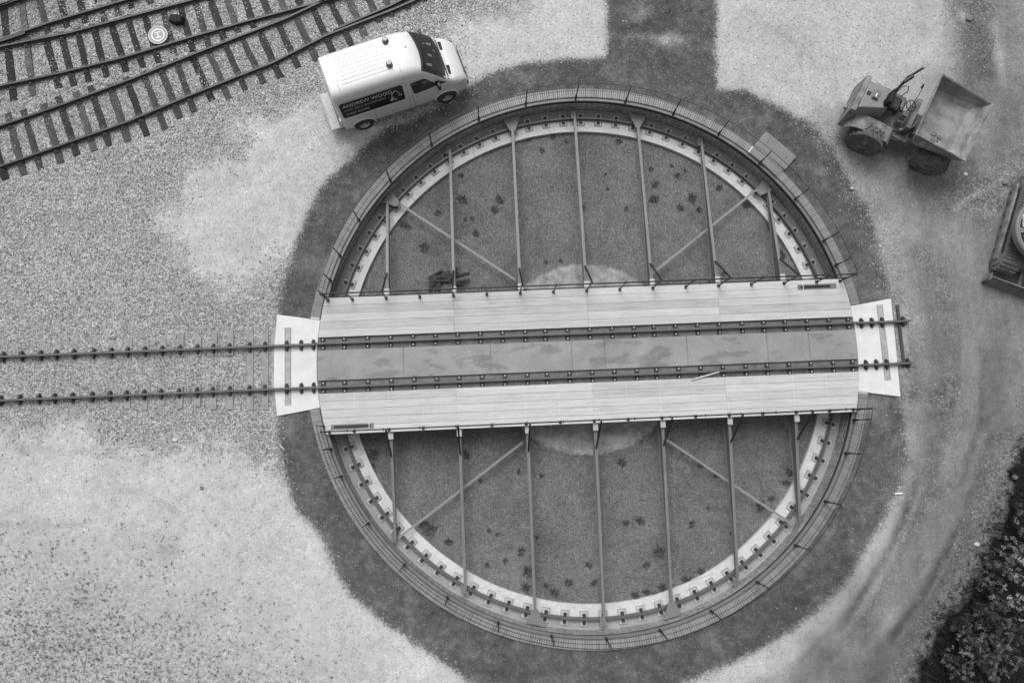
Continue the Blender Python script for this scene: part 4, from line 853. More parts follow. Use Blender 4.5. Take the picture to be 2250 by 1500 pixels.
def section(x, nside=9, narc=7, ntop=6):
    w, zt, rh, rv, zb = stat(x); out = []
    def inset(z): return .09*max(0, min(1, (z-1.25)/.95))+(.03*max(0, (.5-z)/.2))
    for i in range(nside): z = zb+(zt-rv-zb)*i/nside; out.append((w-inset(z), z))
    wi = w-inset(zt-rv)
    for i in range(narc): a = PI/2*i/(narc-1); out.append((wi-rh+rh*math.cos(a), zt-rv+rv*math.sin(a)))
    for i in range(1, ntop+1): f_ = i/ntop; y = (wi-rh)*(1-f_); out.append((y, zt+.03*(1-(1-f_)**2)*1.0))
    return out
def side_y(x, z):
    s = section(x)[:12]; return float(np.interp(z, [q[1] for q in s], [q[0] for q in s]))
def top_z(x, y):
    s = section(x)[::-1]; s = s[:14]; return float(np.interp(abs(y), [q[0] for q in s], [q[1] for q in s]))
xs_ = sorted(set([s[0] for s in ST]+[.15*i for i in range(-3, 27)])); mb = MB(); rows = []
for x in xs_:
    s = section(x); full = [(-y, z) for y, z in s]+[(y, z) for y, z in s[:-1][::-1]]; rows.append([(x, YC+y, z) for y, z in full])
k = len(rows[0]); mb.v = [p for r_ in rows for p in r_]
for i in range(len(rows)-1):
    for j in range(k-1): mb.f.append([i*k+j, i*k+j+1, (i+1)*k+j+1, (i+1)*k+j]); mb.m.append(0)
    mb.f.append([i*k+k-1, i*k, (i+1)*k, (i+1)*k+k-1]); mb.m.append(0)
mb.f += [list(range(k))[::-1], [(len(rows)-1)*k+j for j in range(k)]]; mb.m += [0, 0]
body = mb.build('body', M_['vanwhite'], van, smooth=True)
def quad_top(c, off, n=10, mats=None, name='panel', mat=None, par=van, bowx=0):
    """bilinear patch laid on the top surface, c = four (x,y) corners, y from the centre line"""
    mb = MB(); c = [Vector(p) for p in c]
    for i in range(n+1):
        for j in range(n+1):
            p = (c[0]*(1-i/n)+c[1]*i/n)*(1-j/n)+(c[3]*(1-i/n)+c[2]*i/n)*j/n; p.x += bowx*(1-(2*j/n-1)**2)*(1 if bowx else 0); e = .02
            nx = -(top_z(p.x+e, p.y)-top_z(p.x-e, p.y))/(2*e); ny = -(top_z(p.x, p.y+e)-top_z(p.x, p.y-e))/(2*e); N_ = Vector((nx, ny, 1)).normalized()
            mb.v.append(tuple(Vector((p.x, YC+p.y, top_z(p.x, p.y)))+N_*off))
    for i in range(n):
        for j in range(n): a = i*(n+1)+j; mb.f.append([a, a+1, a+n+2, a+n+1]); mb.m.append(0)
    return mb.build(name, mat, par, smooth=True)
def side_patch(pts, off, name, mat, par=van, near=True):
    s = -1 if near else 1; mb = MB(); cx_ = sum(p[0] for p in pts)/len(pts); cz_ = sum(p[1] for p in pts)/len(pts)
    rings = [[(cx_+(x-cx_)*f_, cz_+(z-cz_)*f_) for x, z in pts] for f_ in (1, .75, .5, .25)]; n = len(pts)
    for r_ in rings: mb.v += [(x, YC+s*(side_y(x, z)+off), z) for x, z in r_]
    mb.v.append((cx_, YC+s*(side_y(cx_, cz_)+off), cz_))
    for q in range(3):
        for i in range(n): mb.f.append([q*n+i, q*n+(i+1) % n, (q+1)*n+(i+1) % n, (q+1)*n+i]); mb.m.append(0)
    for i in range(n): mb.f.append([3*n+i, 3*n+(i+1) % n, 4*n]); mb.m.append(0)
    return mb.build(name, mat, par, smooth=True)
def rrect(x0, x1, z0, z1, r, n=5, sub=8):
    out = []
    for cx_, cz_, a0 in ((x1-r, z1-r, 0), (x0+r, z1-r, 90), (x0+r, z0+r, 180), (x1-r, z0+r, 270)):
        for i in range(n+1): a = R(a0+90*i/n); out.append((cx_+r*math.cos(a), cz_+r*math.sin(a)))
    o2 = []
    for i, p in enumerate(out):
        q = out[(i+1) % len(out)]; L = math.hypot(q[0]-p[0], q[1]-p[1]); o2.append(p)
        if L > .3: o2 += [(p[0]+(q[0]-p[0])*t/sub, p[1]+(q[1]-p[1])*t/sub) for t in range(1, sub)]
    return o2
# windscreen
WSC = [(2.50, -.69), (3.14, -.79), (3.14, .79), (2.50, .69)]
def bow(c, n=10): return c
dash = quad_top([(2.44, -.73), (3.20, -.82), (3.20, .82), (2.44, .73)], .010, 14, name='windscreen_surround', mat=M_['dash'], bowx=.13)
for (x, y, l, w_, a) in ((2.78, -.48, .17, .09, .2), (2.92, -.08, .12, .10, .1), (3.02, .38, .16, .09, .3), (3.12, .18, .08, .06, 0), (2.85, .33, .06, .05, .5)):
    quad_top([(x-l/2, y-w_/2), (x+l/2, y-w_/2+a*.1), (x+l/2, y+w_/2+a*.1), (x-l/2, y+w_/2)], .014, 3, name='paper', mat=M_['white'])
quad_top(WSC, .020, 14, name='windscreen', mat=M_['glass'], bowx=.13)
for yy in (-.30, .35): MB().tube([(3.27, YC+yy, top_z(3.27, yy)+.035), (2.98, YC+yy-.34, top_z(2.98, yy-.34)+.035)], .010, 6).build('wiper', M_['trim'], van)
# bonnet vents, headlamps, bumper, grille
for yy in (-.45, .47): quad_top([(3.38, yy-.16), (3.47, yy-.17), (3.50, yy+.17), (3.38, yy+.16)], .008, 5, name='bonnet_vent', mat=M_['trim'])
quad_top([(3.305, -.80), (3.345, -.80), (3.345, .80), (3.305, .80)], .009, 10, name='scuttle', mat=M_['trim'])
for s in (-1, 1):
    mb = MB(); c = Vector((3.84, YC+s*.70, .95)); 
    side_patch([(3.58, .92), (3.82, .82), (3.93, .86), (3.90, .96), (3.76, 1.02), (3.62, 1.02)], .012, 'headlamp', M_['lamp'], near=(s < 0))
mb = MB(); mb.box(3.98, 4.07, YC-.66, YC+.66, .34, .62); mb.build('front_bumper', M_['web'], van, bevel=.03)
MB().box(3.985, 4.035, YC-.42, YC+.42, .66, .84).build('grille', M_['trim'], van, bevel=.01)
# side windows and sign
DW = [(2.02, 1.36), (2.10, 1.30), (2.72, 1.34), (2.86, 1.44), (2.52, 1.93), (2.44, 1.97), (2.02, 1.97), (1.97, 1.90)]
for near in (True, False):
    side_patch(DW, .008, 'window_surround', M_['dash'], near=near); side_patch([(2.03+(x-2.03)*.95+.01, 1.66+(z-1.66)*.93) for x, z in DW], .016, 'side_window', M_['glass'], near=near)
    side_patch([(2.78, 1.36), (3.22, 1.37), (2.93, 1.60), (2.80, 1.62)], .010, 'quarter_window', M_['trim'], near=near)
sign = side_patch(rrect(-.52, 1.70, 1.22, 2.06, .09), .012, 'sign_panel', M_['signblack'])
def text_mesh(body_, size, place, name, par, mat, bold=.004, sx=1.0):
    cu_ = bpy.data.curves.new('t', 'FONT'); cu_.body = body_; cu_.size = size; cu_.offset = bold; cu_.resolution_u = 3; cu_.space_character = 1.05
    to = bpy.data.objects.new('t', cu_); COL.objects.link(to); dg = bpy.context.evaluated_depsgraph_get(); me = bpy.data.meshes.new_from_object(to.evaluated_get(dg)); bpy.data.objects.remove(to)
    for v in me.vertices: v.co = place(v.co.x*sx, v.co.y)
    me.materials.clear(); me.materials.append(mat); o = bpy.data.objects.new(name, me); COL.objects.link(o); o.parent = par; return o
def onside(x0, z0): return lambda a, b: (x0+a, YC-side_y(x0+a, z0+b)-.0165, z0+b)
text_mesh('ANDREW WOOD', .25, onside(-.42, 1.79), 'sign_lettering', sign, M_['signtext'], .004, .84)
text_mesh('PLANT HIRE & GROUNDWORKS', .12, onside(-.40, 1.60), 'sign_lettering', sign, M_['signtext'], .001, .80)
text_mesh('07860 837086', .15, onside(-.38, 1.36), 'sign_lettering', sign, M_['signtext'], .001, .90)
mb = MB()
def stroke(pts, w):
    for a, b in zip(pts[:-1], pts[1:]):
        a, b = Vector(a), Vector(b); t = (b-a).normalized(); n_ = Vector((-t.y, t.x))*w; mb.add([(p.x, YC-side_y(p.x, p.y)-.0165, p.y) for p in (a-n_, b-n_, b+n_, a+n_)], [(0, 1, 2, 3)])
stroke([(1.18, 1.40), (1.42, 1.40)], .03); stroke([(1.20, 1.46), (1.34, 1.52)], .03); stroke([(1.26, 1.52), (1.28, 1.72), (1.42, 1.90)], .014); stroke([(1.42, 1.90), (1.56, 1.62)], .012); stroke([(1.56, 1.62), (1.50, 1.54), (1.60, 1.52), (1.60, 1.62)], .014); stroke([(1.30, 1.70), (1.45, 1.88)], .006)
mb.build('sign_picture', M_['signtext'], sign)
def seam(pts, w=.006, name='panel_seam', mat='web', near=True):
    s = -1 if near else 1; mb = MB(); P_ = []
    for a, b in zip(pts[:-1], pts[1:]):
        for t in range(8): P_.append((a[0]+(b[0]-a[0])*t/8, a[1]+(b[1]-a[1])*t/8))
    P_.append(pts[-1]); mb.tube([(x, YC+s*(side_y(x, z)+.001), z) for x, z in P_], w, 5); return mb.build(name, M_[mat], van)
for near in (True, False):
    seam([(1.80, .45), (1.82, 1.2), (1.84, 2.1)], near=near); seam([(2.0, .42), (1.95, 1.3), (1.97, 2.02), (2.46, 2.02)], near=near); seam([(2.86, .5), (2.88, 1.34)], near=near)
    seam([(-.60, 1.14), (1.78, 1.14)], .008, 'rub_strip', 'vanwhite', near); seam([(-.6, 2.12), (1.8, 2.12)], .005, near=near); seam([(.55, .42), (.55, 1.1)], .005, near=near)
    seam([(.40, .42), (2.80, .42)], .018, 'sill_strip', 'web', near)
    s = -1 if near else 1; MB().box(2.06, 2.22, *sorted((YC+s*(side_y(2.1, 1.15)+.0), YC+s*(side_y(2.1, 1.15)+.03))), 1.13, 1.17).build('door_handle', M_['chrome'], van, bevel=.008)
    mb = MB(); mb.box(2.86, 2.96, *sorted((YC+s*.93, YC+s*1.10)), 1.38, 1.66); mb.box(2.84, 2.92, *sorted((YC+s*.86, YC+s*.95)), 1.36, 1.42); mb.build('mirror', M_['trim'], van, bevel=.02)
# roof: ribs, seams, beacons, aerial
mb = MB()
for yy in (-.46, -.33, -.18, -.04, .10, .24, .38, .50): mb.tube([(x, YC+yy, top_z(x, yy)+.001) for x in np.linspace(-.15, 1.6, 12)], .012, 6)
mb.build('roof_ribs', simple('rib_paint', .62, .5, .05), van, smooth=True)
for x in (-.28, 1.80): MB().tube([(x, YC+y, top_z(x, y)) for y in np.linspace(-.66, .66, 24)], .005, 5).build('roof_seam', M_['web'], van)
for x, y in ((1.66, .50), (1.52, -.33)):
    b_ = MB(); zb_ = top_z(x, y); b_.cyl((x, YC+y, zb_-.005), (0, 0, 1), .115, .03, 24); b_.cyl((x, YC+y, zb_+.025), (0, 0, 1), .108, .13, 24, .088, bev=.016); b_.build('beacon', M_['beacon'], van, smooth=True)
MB().cyl((2.22, YC+.12, top_z(2.22, .12)-.005), (-.5, 0, 1), .022, .06, 10, .008).build('aerial', M_['trim'], van)
MB().ringbox(.05, .062, -.004, .006, 0, 360, 24).build('roof_vent_ring', M_['vanwhite'], van).location = (.95, YC-.02, top_z(.95, 0))
# wheels
def wheel(root, c, ax, r, w, rim=.6, mat='rubber', rimm='chrome', lugs=0, name='wheel', bulge=.03):
    ax = Vector(ax).normalized(); wh = bpy.data.objects.new(name, None); COL.objects.link(wh); wh.parent = root; c = Vector(c)
    up = Vector((0, 0, 1)); x = up.cross(ax).normalized(); y = ax.cross(x); prof = [(-w/2, r*rim), (-w/2-.0, r*(rim+.08)), (-w/2, r*.9), (-w/2+bulge, r*.98), (-w/4, r), (w/4, r), (w/2-bulge, r*.98), (w/2, r*.9), (w/2, r*(rim+.08)), (w/2, r*rim)]
    n = 48; mb = MB(); mb.v = [tuple(c+ax*a+(x*math.cos(2*PI*j/n)+y*math.sin(2*PI*j/n))*q) for a, q in prof for j in range(n)]
    for i in range(len(prof)-1):
        for j in range(n): mb.f.append([i*n+j, i*n+(j+1) % n, (i+1)*n+(j+1) % n, (i+1)*n+j]); mb.m.append(0)
    if lugs:
        for j in range(lugs):
            for s in (-1, 1):
                a0 = 2*PI*(j+(.5 if s > 0 else 0))/lugs; vs = []
                for rr_1 in (r*.97, r*1.065):
                    for aa, da in ((0.02, .02), (s*w/2*.97, .20), (s*w/2*.97, .31), (0.02, .12)):
                        t = a0+da; vs.append(c+ax*aa+(x*math.cos(t)+y*math.sin(t))*rr_1)
                mb.add(vs, [(4, 5, 6, 7), (0, 1, 5, 4), (1, 2, 6, 5), (2, 3, 7, 6), (3, 0, 4, 7)])
    mb.build('tyre', M_[mat], wh, smooth=True)
    rm = MB(); rp = [(w/2-.02, r*rim), (w/2-.05, r*rim*.9), (w/2-.09, r*rim*.72), (w/2-.06, r*rim*.4), (w/2-.03, r*rim*.3), (w/2-.02, .001)]
    for sd in (1, -1): 
        o_ = len(rm.v); rm.v += [tuple(c+ax*(a*sd)+(x*math.cos(2*PI*j/n)+y*math.sin(2*PI*j/n))*q) for a, q in rp for j in range(n)]
        for i in range(len(rp)-1):
            for j in range(n): rm.f.append([o_+i*n+j, o_+i*n+(j+1) % n, o_+(i+1)*n+(j+1) % n, o_+(i+1)*n+j]); rm.m.append(0)
    rm.build('rim', M_[rimm], wh, smooth=True)
    if rimm == 'chrome':
        hm = MB()
        for j in range(12): t = 2*PI*j/12; hm.cyl(c-ax*(w/2-.083)*(1)+(x*math.cos(t)+y*math.sin(t))*r*rim*.62, -ax, .016, .012, 8)
        hm.build('rim_holes', M_['trim'], wh)
    return wh
for x in (.05, 3.15):
    for s in (-1, 1):
        arch = [(x+.41*math.cos(R(a)), .36+.41*math.sin(R(a))) for a in range(0, 181, 15)]+[(x-.41, .355), (x+.41, .355)]
        side_patch(arch, .006, 'wheel_arch', M_['trim'], near=(s < 0))
        mb = MB(); mb.tube([(x+.42*math.cos(R(a)), YC+s*(side_y(x, .6)+.012), .36+.42*math.sin(R(a))) for a in range(5, 176, 10)], .028, 6); mb.build('arch_lip', M_['vanwhite'], van, smooth=True)
        wheel(van, (x, YC+s*.83, .345), (0, 1, 0), .345, .21, .56, 'rubber', 'chrome')
# rear: step, bumper, lamps
mb = MB(); mb.box(-1.09, -.78, YC-.78, YC+.62, .44, .475); mb.tube([(-1.11, YC-.80, .46), (-1.11, YC+.64, .46)], .014, 6); mb.build('rear_step', simple('chequer_plate', .5, .6, .2, 10, spots=.4), van)
mb = MB(); mb.box(-.79, -.64, YC-.88, YC+.88, .42, .56); mb.build('rear_bumper', M_['web'], van, bevel=.03)
for s in (-1, 1): MB().box(-.70, -.60, YC+s*.80-.07, YC+s*.80+.07, .62, 1.05).build('tail_lamp', M_['lamp'], van, bevel=.01)
# ------------------------------------------------------------------ articulated site dumper
DO = (10.203, 7.632); DA = R(-27)
dm = empty('dumper', (*DO, 0), DA, label='muddy grey site dumper with a big open skip, folded roll bar and black seat', cat='dumper')
YR, YF = .78, 1.20
for x, yc, hw, nm in ((-.28, YR, .86, 'r'), (2.08, YF, .93, 'f')):
    for s in (-1, 1): wheel(dm, (x, yc+s*(hw if s < 0 else hw-.28), .60), (0, 1, 0), .60, .46, .5, 'rubberdirty', 'muddy', lugs=22)
mb = MB(); mb.box(-1.25, 1.0, YR-.42, YR+.42, .42, .78); mb.box(.9, 2.6, YF-.4, YF+.4, .45, .75); mb.box(-.45, -.1, YR-.75, YR+.75, .5, .74); mb.box(1.95, 2.2, YF-.8, YF+.8, .5, .74); mb.build('chassis', M_['muddy'], dm, bevel=.02)
# tail plate / counterweight
mb = MB(); y0, y1 = YR-.92, YR+.80
y0 += .12
mb.add([(-1.42, y0, .55), (-1.42, y1, .55), (-1.42, y1-.06, 1.55), (-1.42, y0+.22, 1.42), (-1.22, y0, .55), (-1.22, y1, .55), (-1.24, y1-.06, 1.55), (-1.24, y0+.22, 1.42)], [(0, 1, 2, 3), (7, 6, 5, 4), (0, 4, 5, 1), (1, 5, 6, 2), (2, 6, 7, 3), (3, 7, 4, 0)]); mb.build('tail_plate', M_['muddyL'], dm, bevel=.02)
# engine cover
mb = MB(); b0 = [(-1.24, YR-.60), (-.20, YR-.12), (-.30, YR+.75), (-1.24, YR+.78)]; b1 = [(-1.23, YR-.46), (-.32, YR-.04), (-.36, YR+.62), (-1.23, YR+.62)]
mb.add([(x, y, .80) for x, y in b0]+[(x, y, 1.50) for x, y in b1], [(0, 1, 2, 3), (7, 6, 5, 4), (0, 4, 5, 1), (1, 5, 6, 2), (2, 6, 7, 3), (3, 7, 4, 0)]); cov = mb.build('engine_cover', M_['cover'], dm, bevel=.035)
MB().box(-.98, -.76, YR+.04, YR+.38, 1.49, 1.60).build('filter_box', M_['web'], dm, bevel=.03)
MB().box(-.90, -.86, YR+.09, YR+.22, 1.601, 1.606).build('white_label', M_['white'], dm)
MB().box(-1.18, -1.04, YR+.08, YR+.24, 1.50, 1.505).build('exhaust_hole', M_['blackpipe'], dm)
# fenders and footwell
for s, ym in ((-1, YR-.55), (1, YR+.62)):
    mb = MB(); pr = [(-1.22, .80), (-1.05, 1.02), (-.75, 1.12), (-.1, 1.12), (.28, 1.06), (.40, .90)]; a, b = (ym-.36, ym+.20) if s < 0 else (ym-.1, ym+.30)
    for i in range(len(pr)-1):
        (xa, za_), (xb, zb_) = pr[i], pr[i+1]; mb.add([(xa, a, za_), (xb, a, zb_), (xb, b, zb_), (xa, b, za_), (xa, a, za_-.04), (xb, a, zb_-.04), (xb, b, zb_-.04), (xa, b, za_-.04)], [(0, 1, 2, 3), (7, 6, 5, 4), (0, 4, 5, 1), (1, 5, 6, 2), (2, 6, 7, 3), (3, 7, 4, 0)])
    mb.build('mudguard', M_['muddyL'], dm)
mb = MB(); mb.prism([(-.25, YR-.30), (.55, YR-.22), (.92, YR+.10), (.98, YR+.38), (.80, YR+.62), (-.25, YR+.62)], .74, .84); mb.build('footwell', M_['muddy'], dm, bevel=.02)
mb = MB(); mb.prism([(.55, YR-.25), (.95, YR+.08), (1.02, YR+.40), (.95, YR+.42), (.88, YR+.12), (.5, YR-.18)], .5, .98); mb.build('footwell_panel', M_['muddyL'], dm, bevel=.01)
for i in range(3): MB().box(.30+i*.02, .62, YR-.80+i*.10, YR-.74+i*.10, .55+i*.16, .58+i*.16).build('step', M_['iron'], dm)
mb = MB(); mb.box(.30, .52, YR-.05, YR+.30, .84, 1.12); mb.build('control_column', M_['web'], dm, bevel=.02); MB().box(.28, .46, YR+.06, YR+.24, 1.12, 1.40).build('dashboard', M_['web'], dm, bevel=.02)
# seat
mb = MB(); mb.box(-.38, .06, YR+.0, YR+.50, 1.34, 1.50); st_ = mb.build('seat', M_['black'], dm, bevel=.05); MB().box(-.31, -.01, YR+.07, YR+.43, 1.501, 1.512).build('seat_pad', M_['rubber'], st_, bevel=.004)
mb = MB(); mb.box(-.50, -.34, YR-.04, YR+.50, 1.3, 1.86); mb.build('seat_back', M_['black'], st_, bevel=.05)
MB().box(-.30, .0, YR+.08, YR+.42, .84, 1.18).build('seat_base', M_['web'], st_)
# steering wheel
sw = MB(); cx_, cy_, cz_ = .38, YR+.40, 1.52; sw.tube([(cx_+.20*math.cos(t)*.95, cy_+.20*math.sin(t), cz_-.20*math.cos(t)*.3) for t in np.linspace(0, 2*PI, 28, endpoint=False)], .016, 6, closed=True)
for a in (0.3, 2.4, 4.5): sw.tube([(cx_, cy_, cz_-.02), (cx_+.19*math.cos(a), cy_+.2*math.sin(a), cz_-.06*math.cos(a))], .012, 6)
sw.tube([(cx_, cy_, cz_), (cx_+.06, cy_-.02, 1.12)], .022, 8); sw.build('steering_wheel', M_['trim'], dm, smooth=True)
# folded roll bar leaning over the far side, mirror and grab rail
mb = MB(); 
for dy in (0, .10): mb.tube([(-.50+dy*.4, YR+.05+dy, 1.45), (-.42+dy*.3, YR+.45+dy*.4, 1.9), (-.33+dy*.3, YR+.85, 2.15), (-.08+dy*.2, YR+1.22+dy*.3, 2.32)], .038, 8)
mb.tube([(-.48, YR+.1, 1.5), (-.44, YR+.32, 1.78)], .07, 8); mb.tube([(-.33, YR+.85, 2.15), (-.02, YR+1.26, 2.34)], .05, 8, r2=.02); mb.tube([(-.36, YR+.66, 2.08), (-.2, YR+.92, 2.2)], .06, 8); mb.build('folded_roll_bar', M_['blackpipe'], dm, smooth=True)
MB().tube([(.02, YR+.78, 1.2), (.08, YR+.86, 1.5), (.02, YR+1.0, 1.55), (-.12, YR+.98, 1.5), (-.15, YR+.9, 1.2)], .016, 6).build('grab_rail', M_['trim'], dm)
mb = MB().tube([(.46, YR+.42, 1.2), (.40, YR+.75, 1.7), (.34, YR+.95, 1.95)], .012, 6); mi_ = mb.build('mirror_arm', M_['trim'], dm); MB().cyl((.30, YR+.95, 1.92), (.6, -.2, .4), .085, .03, 16).build('mirror', M_['web'], mi_, smooth=True)
MB().cyl((-1.50, YR-.35, .95), (-.4, 0, 1), .06, .12, 12).build('tail_lamp', M_['web'], dm)
# skip: open hopper, thick walls
outer = dict(zr=2.0, zf=1.55)
rim = [(.74, -.02, 2.0), (2.76, .14, 1.62), (2.84, 2.50, 1.62), (.74, 2.40, 2.0)]
bot = [(1.02, .22, 1.27), (2.30, .32, 1.25), (2.34, 2.20, 1.25), (1.02, 2.18, 1.27)]
low = [(.93, .02, 1.38), (2.55, .16, 1.38), (2.62, 2.40, 1.38), (.93, 2.30, 1.38)]
def shrink(pts, t, dz=0):
    c = Vector((1.78, 1.2)); return [(c.x+(x-c.x)*t, c.y+(y-c.y)*t, z+dz) for x, y, z in pts]
irim, ilow, ibot = shrink(rim, .965), shrink(low, .955, .02), shrink(bot, .95, .05)
mb = MB(); mb.v = rim+low+bot+irim+ilow+ibot
def loopf(a, b, mi):
    for i in range(4): mb.f.append([a+i, a+(i+1) % 4, b+(i+1) % 4, b+i]); mb.m.append(mi)
loopf(0, 4, 0); loopf(4, 8, 0); mb.f.append([8, 9, 10, 11]); mb.m.append(0); loopf(0, 12, 0); loopf(12, 16, 1); loopf(16, 20, 1); mb.f.append([20, 21, 22, 23]); mb.m.append(1)
sk = mb.build('skip', [M_['muddyL'], M_['skipin']], dm)
mb = MB()
for a, b in ((0, 1), (1, 2), (2, 3), (3, 0)): mb.tube([rim[a], rim[b]], .022, 6)
mb.build('skip_rim', M_['muddyL'], sk, smooth=True)
mb = MB(); mb.add([(2.60, .30, 1.535), (2.74, .30, 1.59), (2.80, 2.35, 1.59), (2.66, 2.35, 1.535)], [(0, 1, 2, 3)]); mb.build('lip_plate', M_['muddyL'], sk)
mb = MB()
for i, (x, y, r_) in enumerate(((1.55, .75, .11), (1.78, .72, .10), (1.60, .52, .09), (1.75, .57, .04))): mb.prism([(x+r_*math.cos(R(a))*(1+.15*math.sin(a)), y+.7*r_*math.sin(R(a))) for a in range(0, 360, 30)], 1.31, 1.345)
mb.build('mud_cakes', M_['muddy'], sk)
MB().box(.62, .78, YF-.6, YF+.6, .8, 1.25).build('tipping_frame', M_['muddy'], dm, bevel=.02)
# ------------------------------------------------------------------ excavator at the right edge
EA = R(69.5); ex = empty('excavator', (W(2200, 560, 0)[0]+.32, W(2200, 560, 0)[1]+.04, 0), EA, label='tracked excavator cut off by the right edge, with dozer blade and dark sign panels', cat='excavator')
E0 = W(2200, 560, 0)
def elocal(wx, wy):
    dx, dy = wx-E0[0], wy-E0[1]; return dx*math.cos(EA)+dy*math.sin(EA), -dx*math.sin(EA)+dy*math.cos(EA)
tl = elocal(*W(2000+850/4.688, 380+960/4.688, .7)); trr = elocal(*W(2000+1030/4.688, 380+1010/4.688, .7)); 
yo, yi = max(tl[1], trr[1]), min(tl[1], trr[1])-.02; x0 = min(tl[0], trr[0])-.05
def trackloop(yo_, yi_, nm='track'):
    pts_ = []; L = 3.6; rr0 = .36
    for i in range(9): a = PI/2+PI*i/8; pts_.append((x0+rr0+rr0*math.cos(a), rr0+rr0*math.sin(a)))
    for i in range(9): a = -PI/2+PI*i/8; pts_.append((x0+L-rr0+rr0*math.cos(a), rr0+rr0*math.sin(a)))
    mb = MB(); n = len(pts_); vs = [(x, y, z+.02) for y in (yo_, yi_) for x, z in pts_]; mb.add(vs, [tuple(range(n)), tuple(range(n, 2*n))[::-1]]+[(i, (i+1) % n, (i+1) % n+n, i+n) for i in range(n)])
    per = []
    for i in range(n):
        a, b = pts_[i], pts_[(i+1) % n]; Ls = math.hypot(b[0]-a[0], b[1]-a[1]); k = max(1, round(Ls/.105))
        for j in range(k): per.append((a[0]+(b[0]-a[0])*j/k, a[1]+(b[1]-a[1])*j/k, math.atan2(b[1]-a[1], b[0]-a[0])))
    for x, z, a in per[::1]:
        for (ya, yb) in ((yo_, yo_+(yi_-yo_)*.55), (yo_+(yi_-yo_)*.62, yi_)):
            mb.box(-.020, .020, min(ya, yb), max(ya, yb), -.01, .045, lambda p, x=x, z=z, a=a: (x+p[0]*math.cos(a)+p[2]*math.sin(a), p[1], z+.02+p[0]*math.sin(a)-p[2]*math.cos(a)))
    return mb.build(nm, M_['track'], ex)
trackloop(yo, yi)
mb = MB(); mb.box(x0+.30, x0+3.3, yo+.001, yo+.012, .20, .60); mb.build('frame_recess', M_['iron'], ex)
for i in range(7): MB().cyl((x0+.45+i*.45, yo+.01, .16), (0, 1, 0), .09, .04, 16).build('track_roller', M_['muddy'], ex, smooth=True)
for xx in (x0+.37, x0+3.23): MB().cyl((xx, yo+.005, .38), (0, 1, 0), .25, .04, 24).build('track_wheel', M_['muddy'], ex, smooth=True)
trackloop(yo-1.75, yi-1.75)
MB().box(x0+.2, x0+2.7, yi-1.25, yi-.01, .35, .75).build('undercarriage', M_['muddy'], ex, bevel=.03)
MB().box(x0+.35, x0+3.3, yo+.002, yo+.10, .28, .48).build('track_frame', M_['muddyL'], ex, bevel=.02)
# blade
bl = empty('dozer_blade'); bl.parent = ex
mb = MB(); bx0 = x0-.42
mb.box(bx0, bx0+.035, yi-2.0, yo+.10, .05, .50, lambda p: (p[0]-.10*math.cos((p[2]-.05)/.45*PI)*.5, p[1], p[2])); mb.box(bx0-.08, bx0+.02, yi-2.0, yo+.10, .03, .06); mb.build('mouldboard', M_['muddy'], ex, bevel=.008).parent = bl
mb = MB(); mb.tube([(bx0+.05, yi-2.0, .51), (bx0+.05, yo+.10, .51)], .025, 6); mb.box(bx0-.05, bx0+.22, yo+.085, yo+.115, .05, .50); mb.build('blade_edge', M_['muddyL'], bl)
for yy in (yi-.35, yi-1.3): MB().box(bx0+.03, x0+.5, yy-.06, yy+.06, .25, .38).build('blade_arm', M_['muddyL'], bl, bevel=.02)
# house
hcx, hcy = elocal(15.30, 4.08)
MB().cyl((hcx, hcy, .75), (0, 0, 1), .45, .25, 32).build('slew_ring', M_['iron'], ex, smooth=True)
mb = MB(); hr_ = 1.18; outl = [(hcx+hr_*math.cos(R(a)), hcy+hr_*math.sin(R(a))) for a in range(0, 360, 6)]; mb.prism(outl, 1.16, 1.42); hs = mb.build('house', M_['exc'], ex, smooth=True, bevel=.05)
# rounded sign panels on the shoulder of the counterweight
def sector(a0, a1, r0, r1, z, mat, name, par):
    mb = MB(); n = 14
    for i in range(n+1):
        a = R(a0+(a1-a0)*i/n); mb.v += [(hcx+r0*math.cos(a), hcy+r0*math.sin(a), z), (hcx+r1*math.cos(a), hcy+r1*math.sin(a), z)]
    for i in range(n): mb.f.append([2*i, 2*i+1, 2*i+3, 2*i+2]); mb.m.append(0)
    return mb.build(name, M_[mat], par)
wa = math.degrees(-EA)
for (a0, a1) in ((wa+150, wa+174), (wa+183, wa+206)):
    sector(a0-.6, a1+.6, .50, 1.075, 1.4225, 'padgrey', 'panel_border', hs); sector(a0, a1, .515, 1.06, 1.4255, 'signblack', 'sign_panel', hs)
def ontop(a, r0):
    ar = R(a); t = Vector((math.sin(ar), -math.cos(ar))); n_ = Vector((-math.cos(ar), -math.sin(ar)))
    c = Vector((hcx+r0*math.cos(ar), hcy+r0*math.sin(ar)))
    return lambda x, y: (c.x+t.x*x+n_.x*y, c.y+t.y*x+n_.y*y, 1.429)
text_mesh('WOOD', .13, ontop(wa+172, .98), 'sign_lettering', hs, M_['white'], .003); text_mesh('HIRE', .10, ontop(wa+203, .94), 'sign_lettering', hs, M_['white'], .002)
mb = MB(); mb.box(hcx-.7, hcx+.5, hcy-.9, hcy+.1, 1.42, 2.5); mb.build('cab', M_['exc'], ex, bevel=.06)
MB().tube([(hcx+.8, hcy-.2, 1.2), (hcx+2.2, hcy-.1, 2.6), (hcx+3.3, hcy, 1.6)], .14, 8).build('boom', M_['exc'], ex)
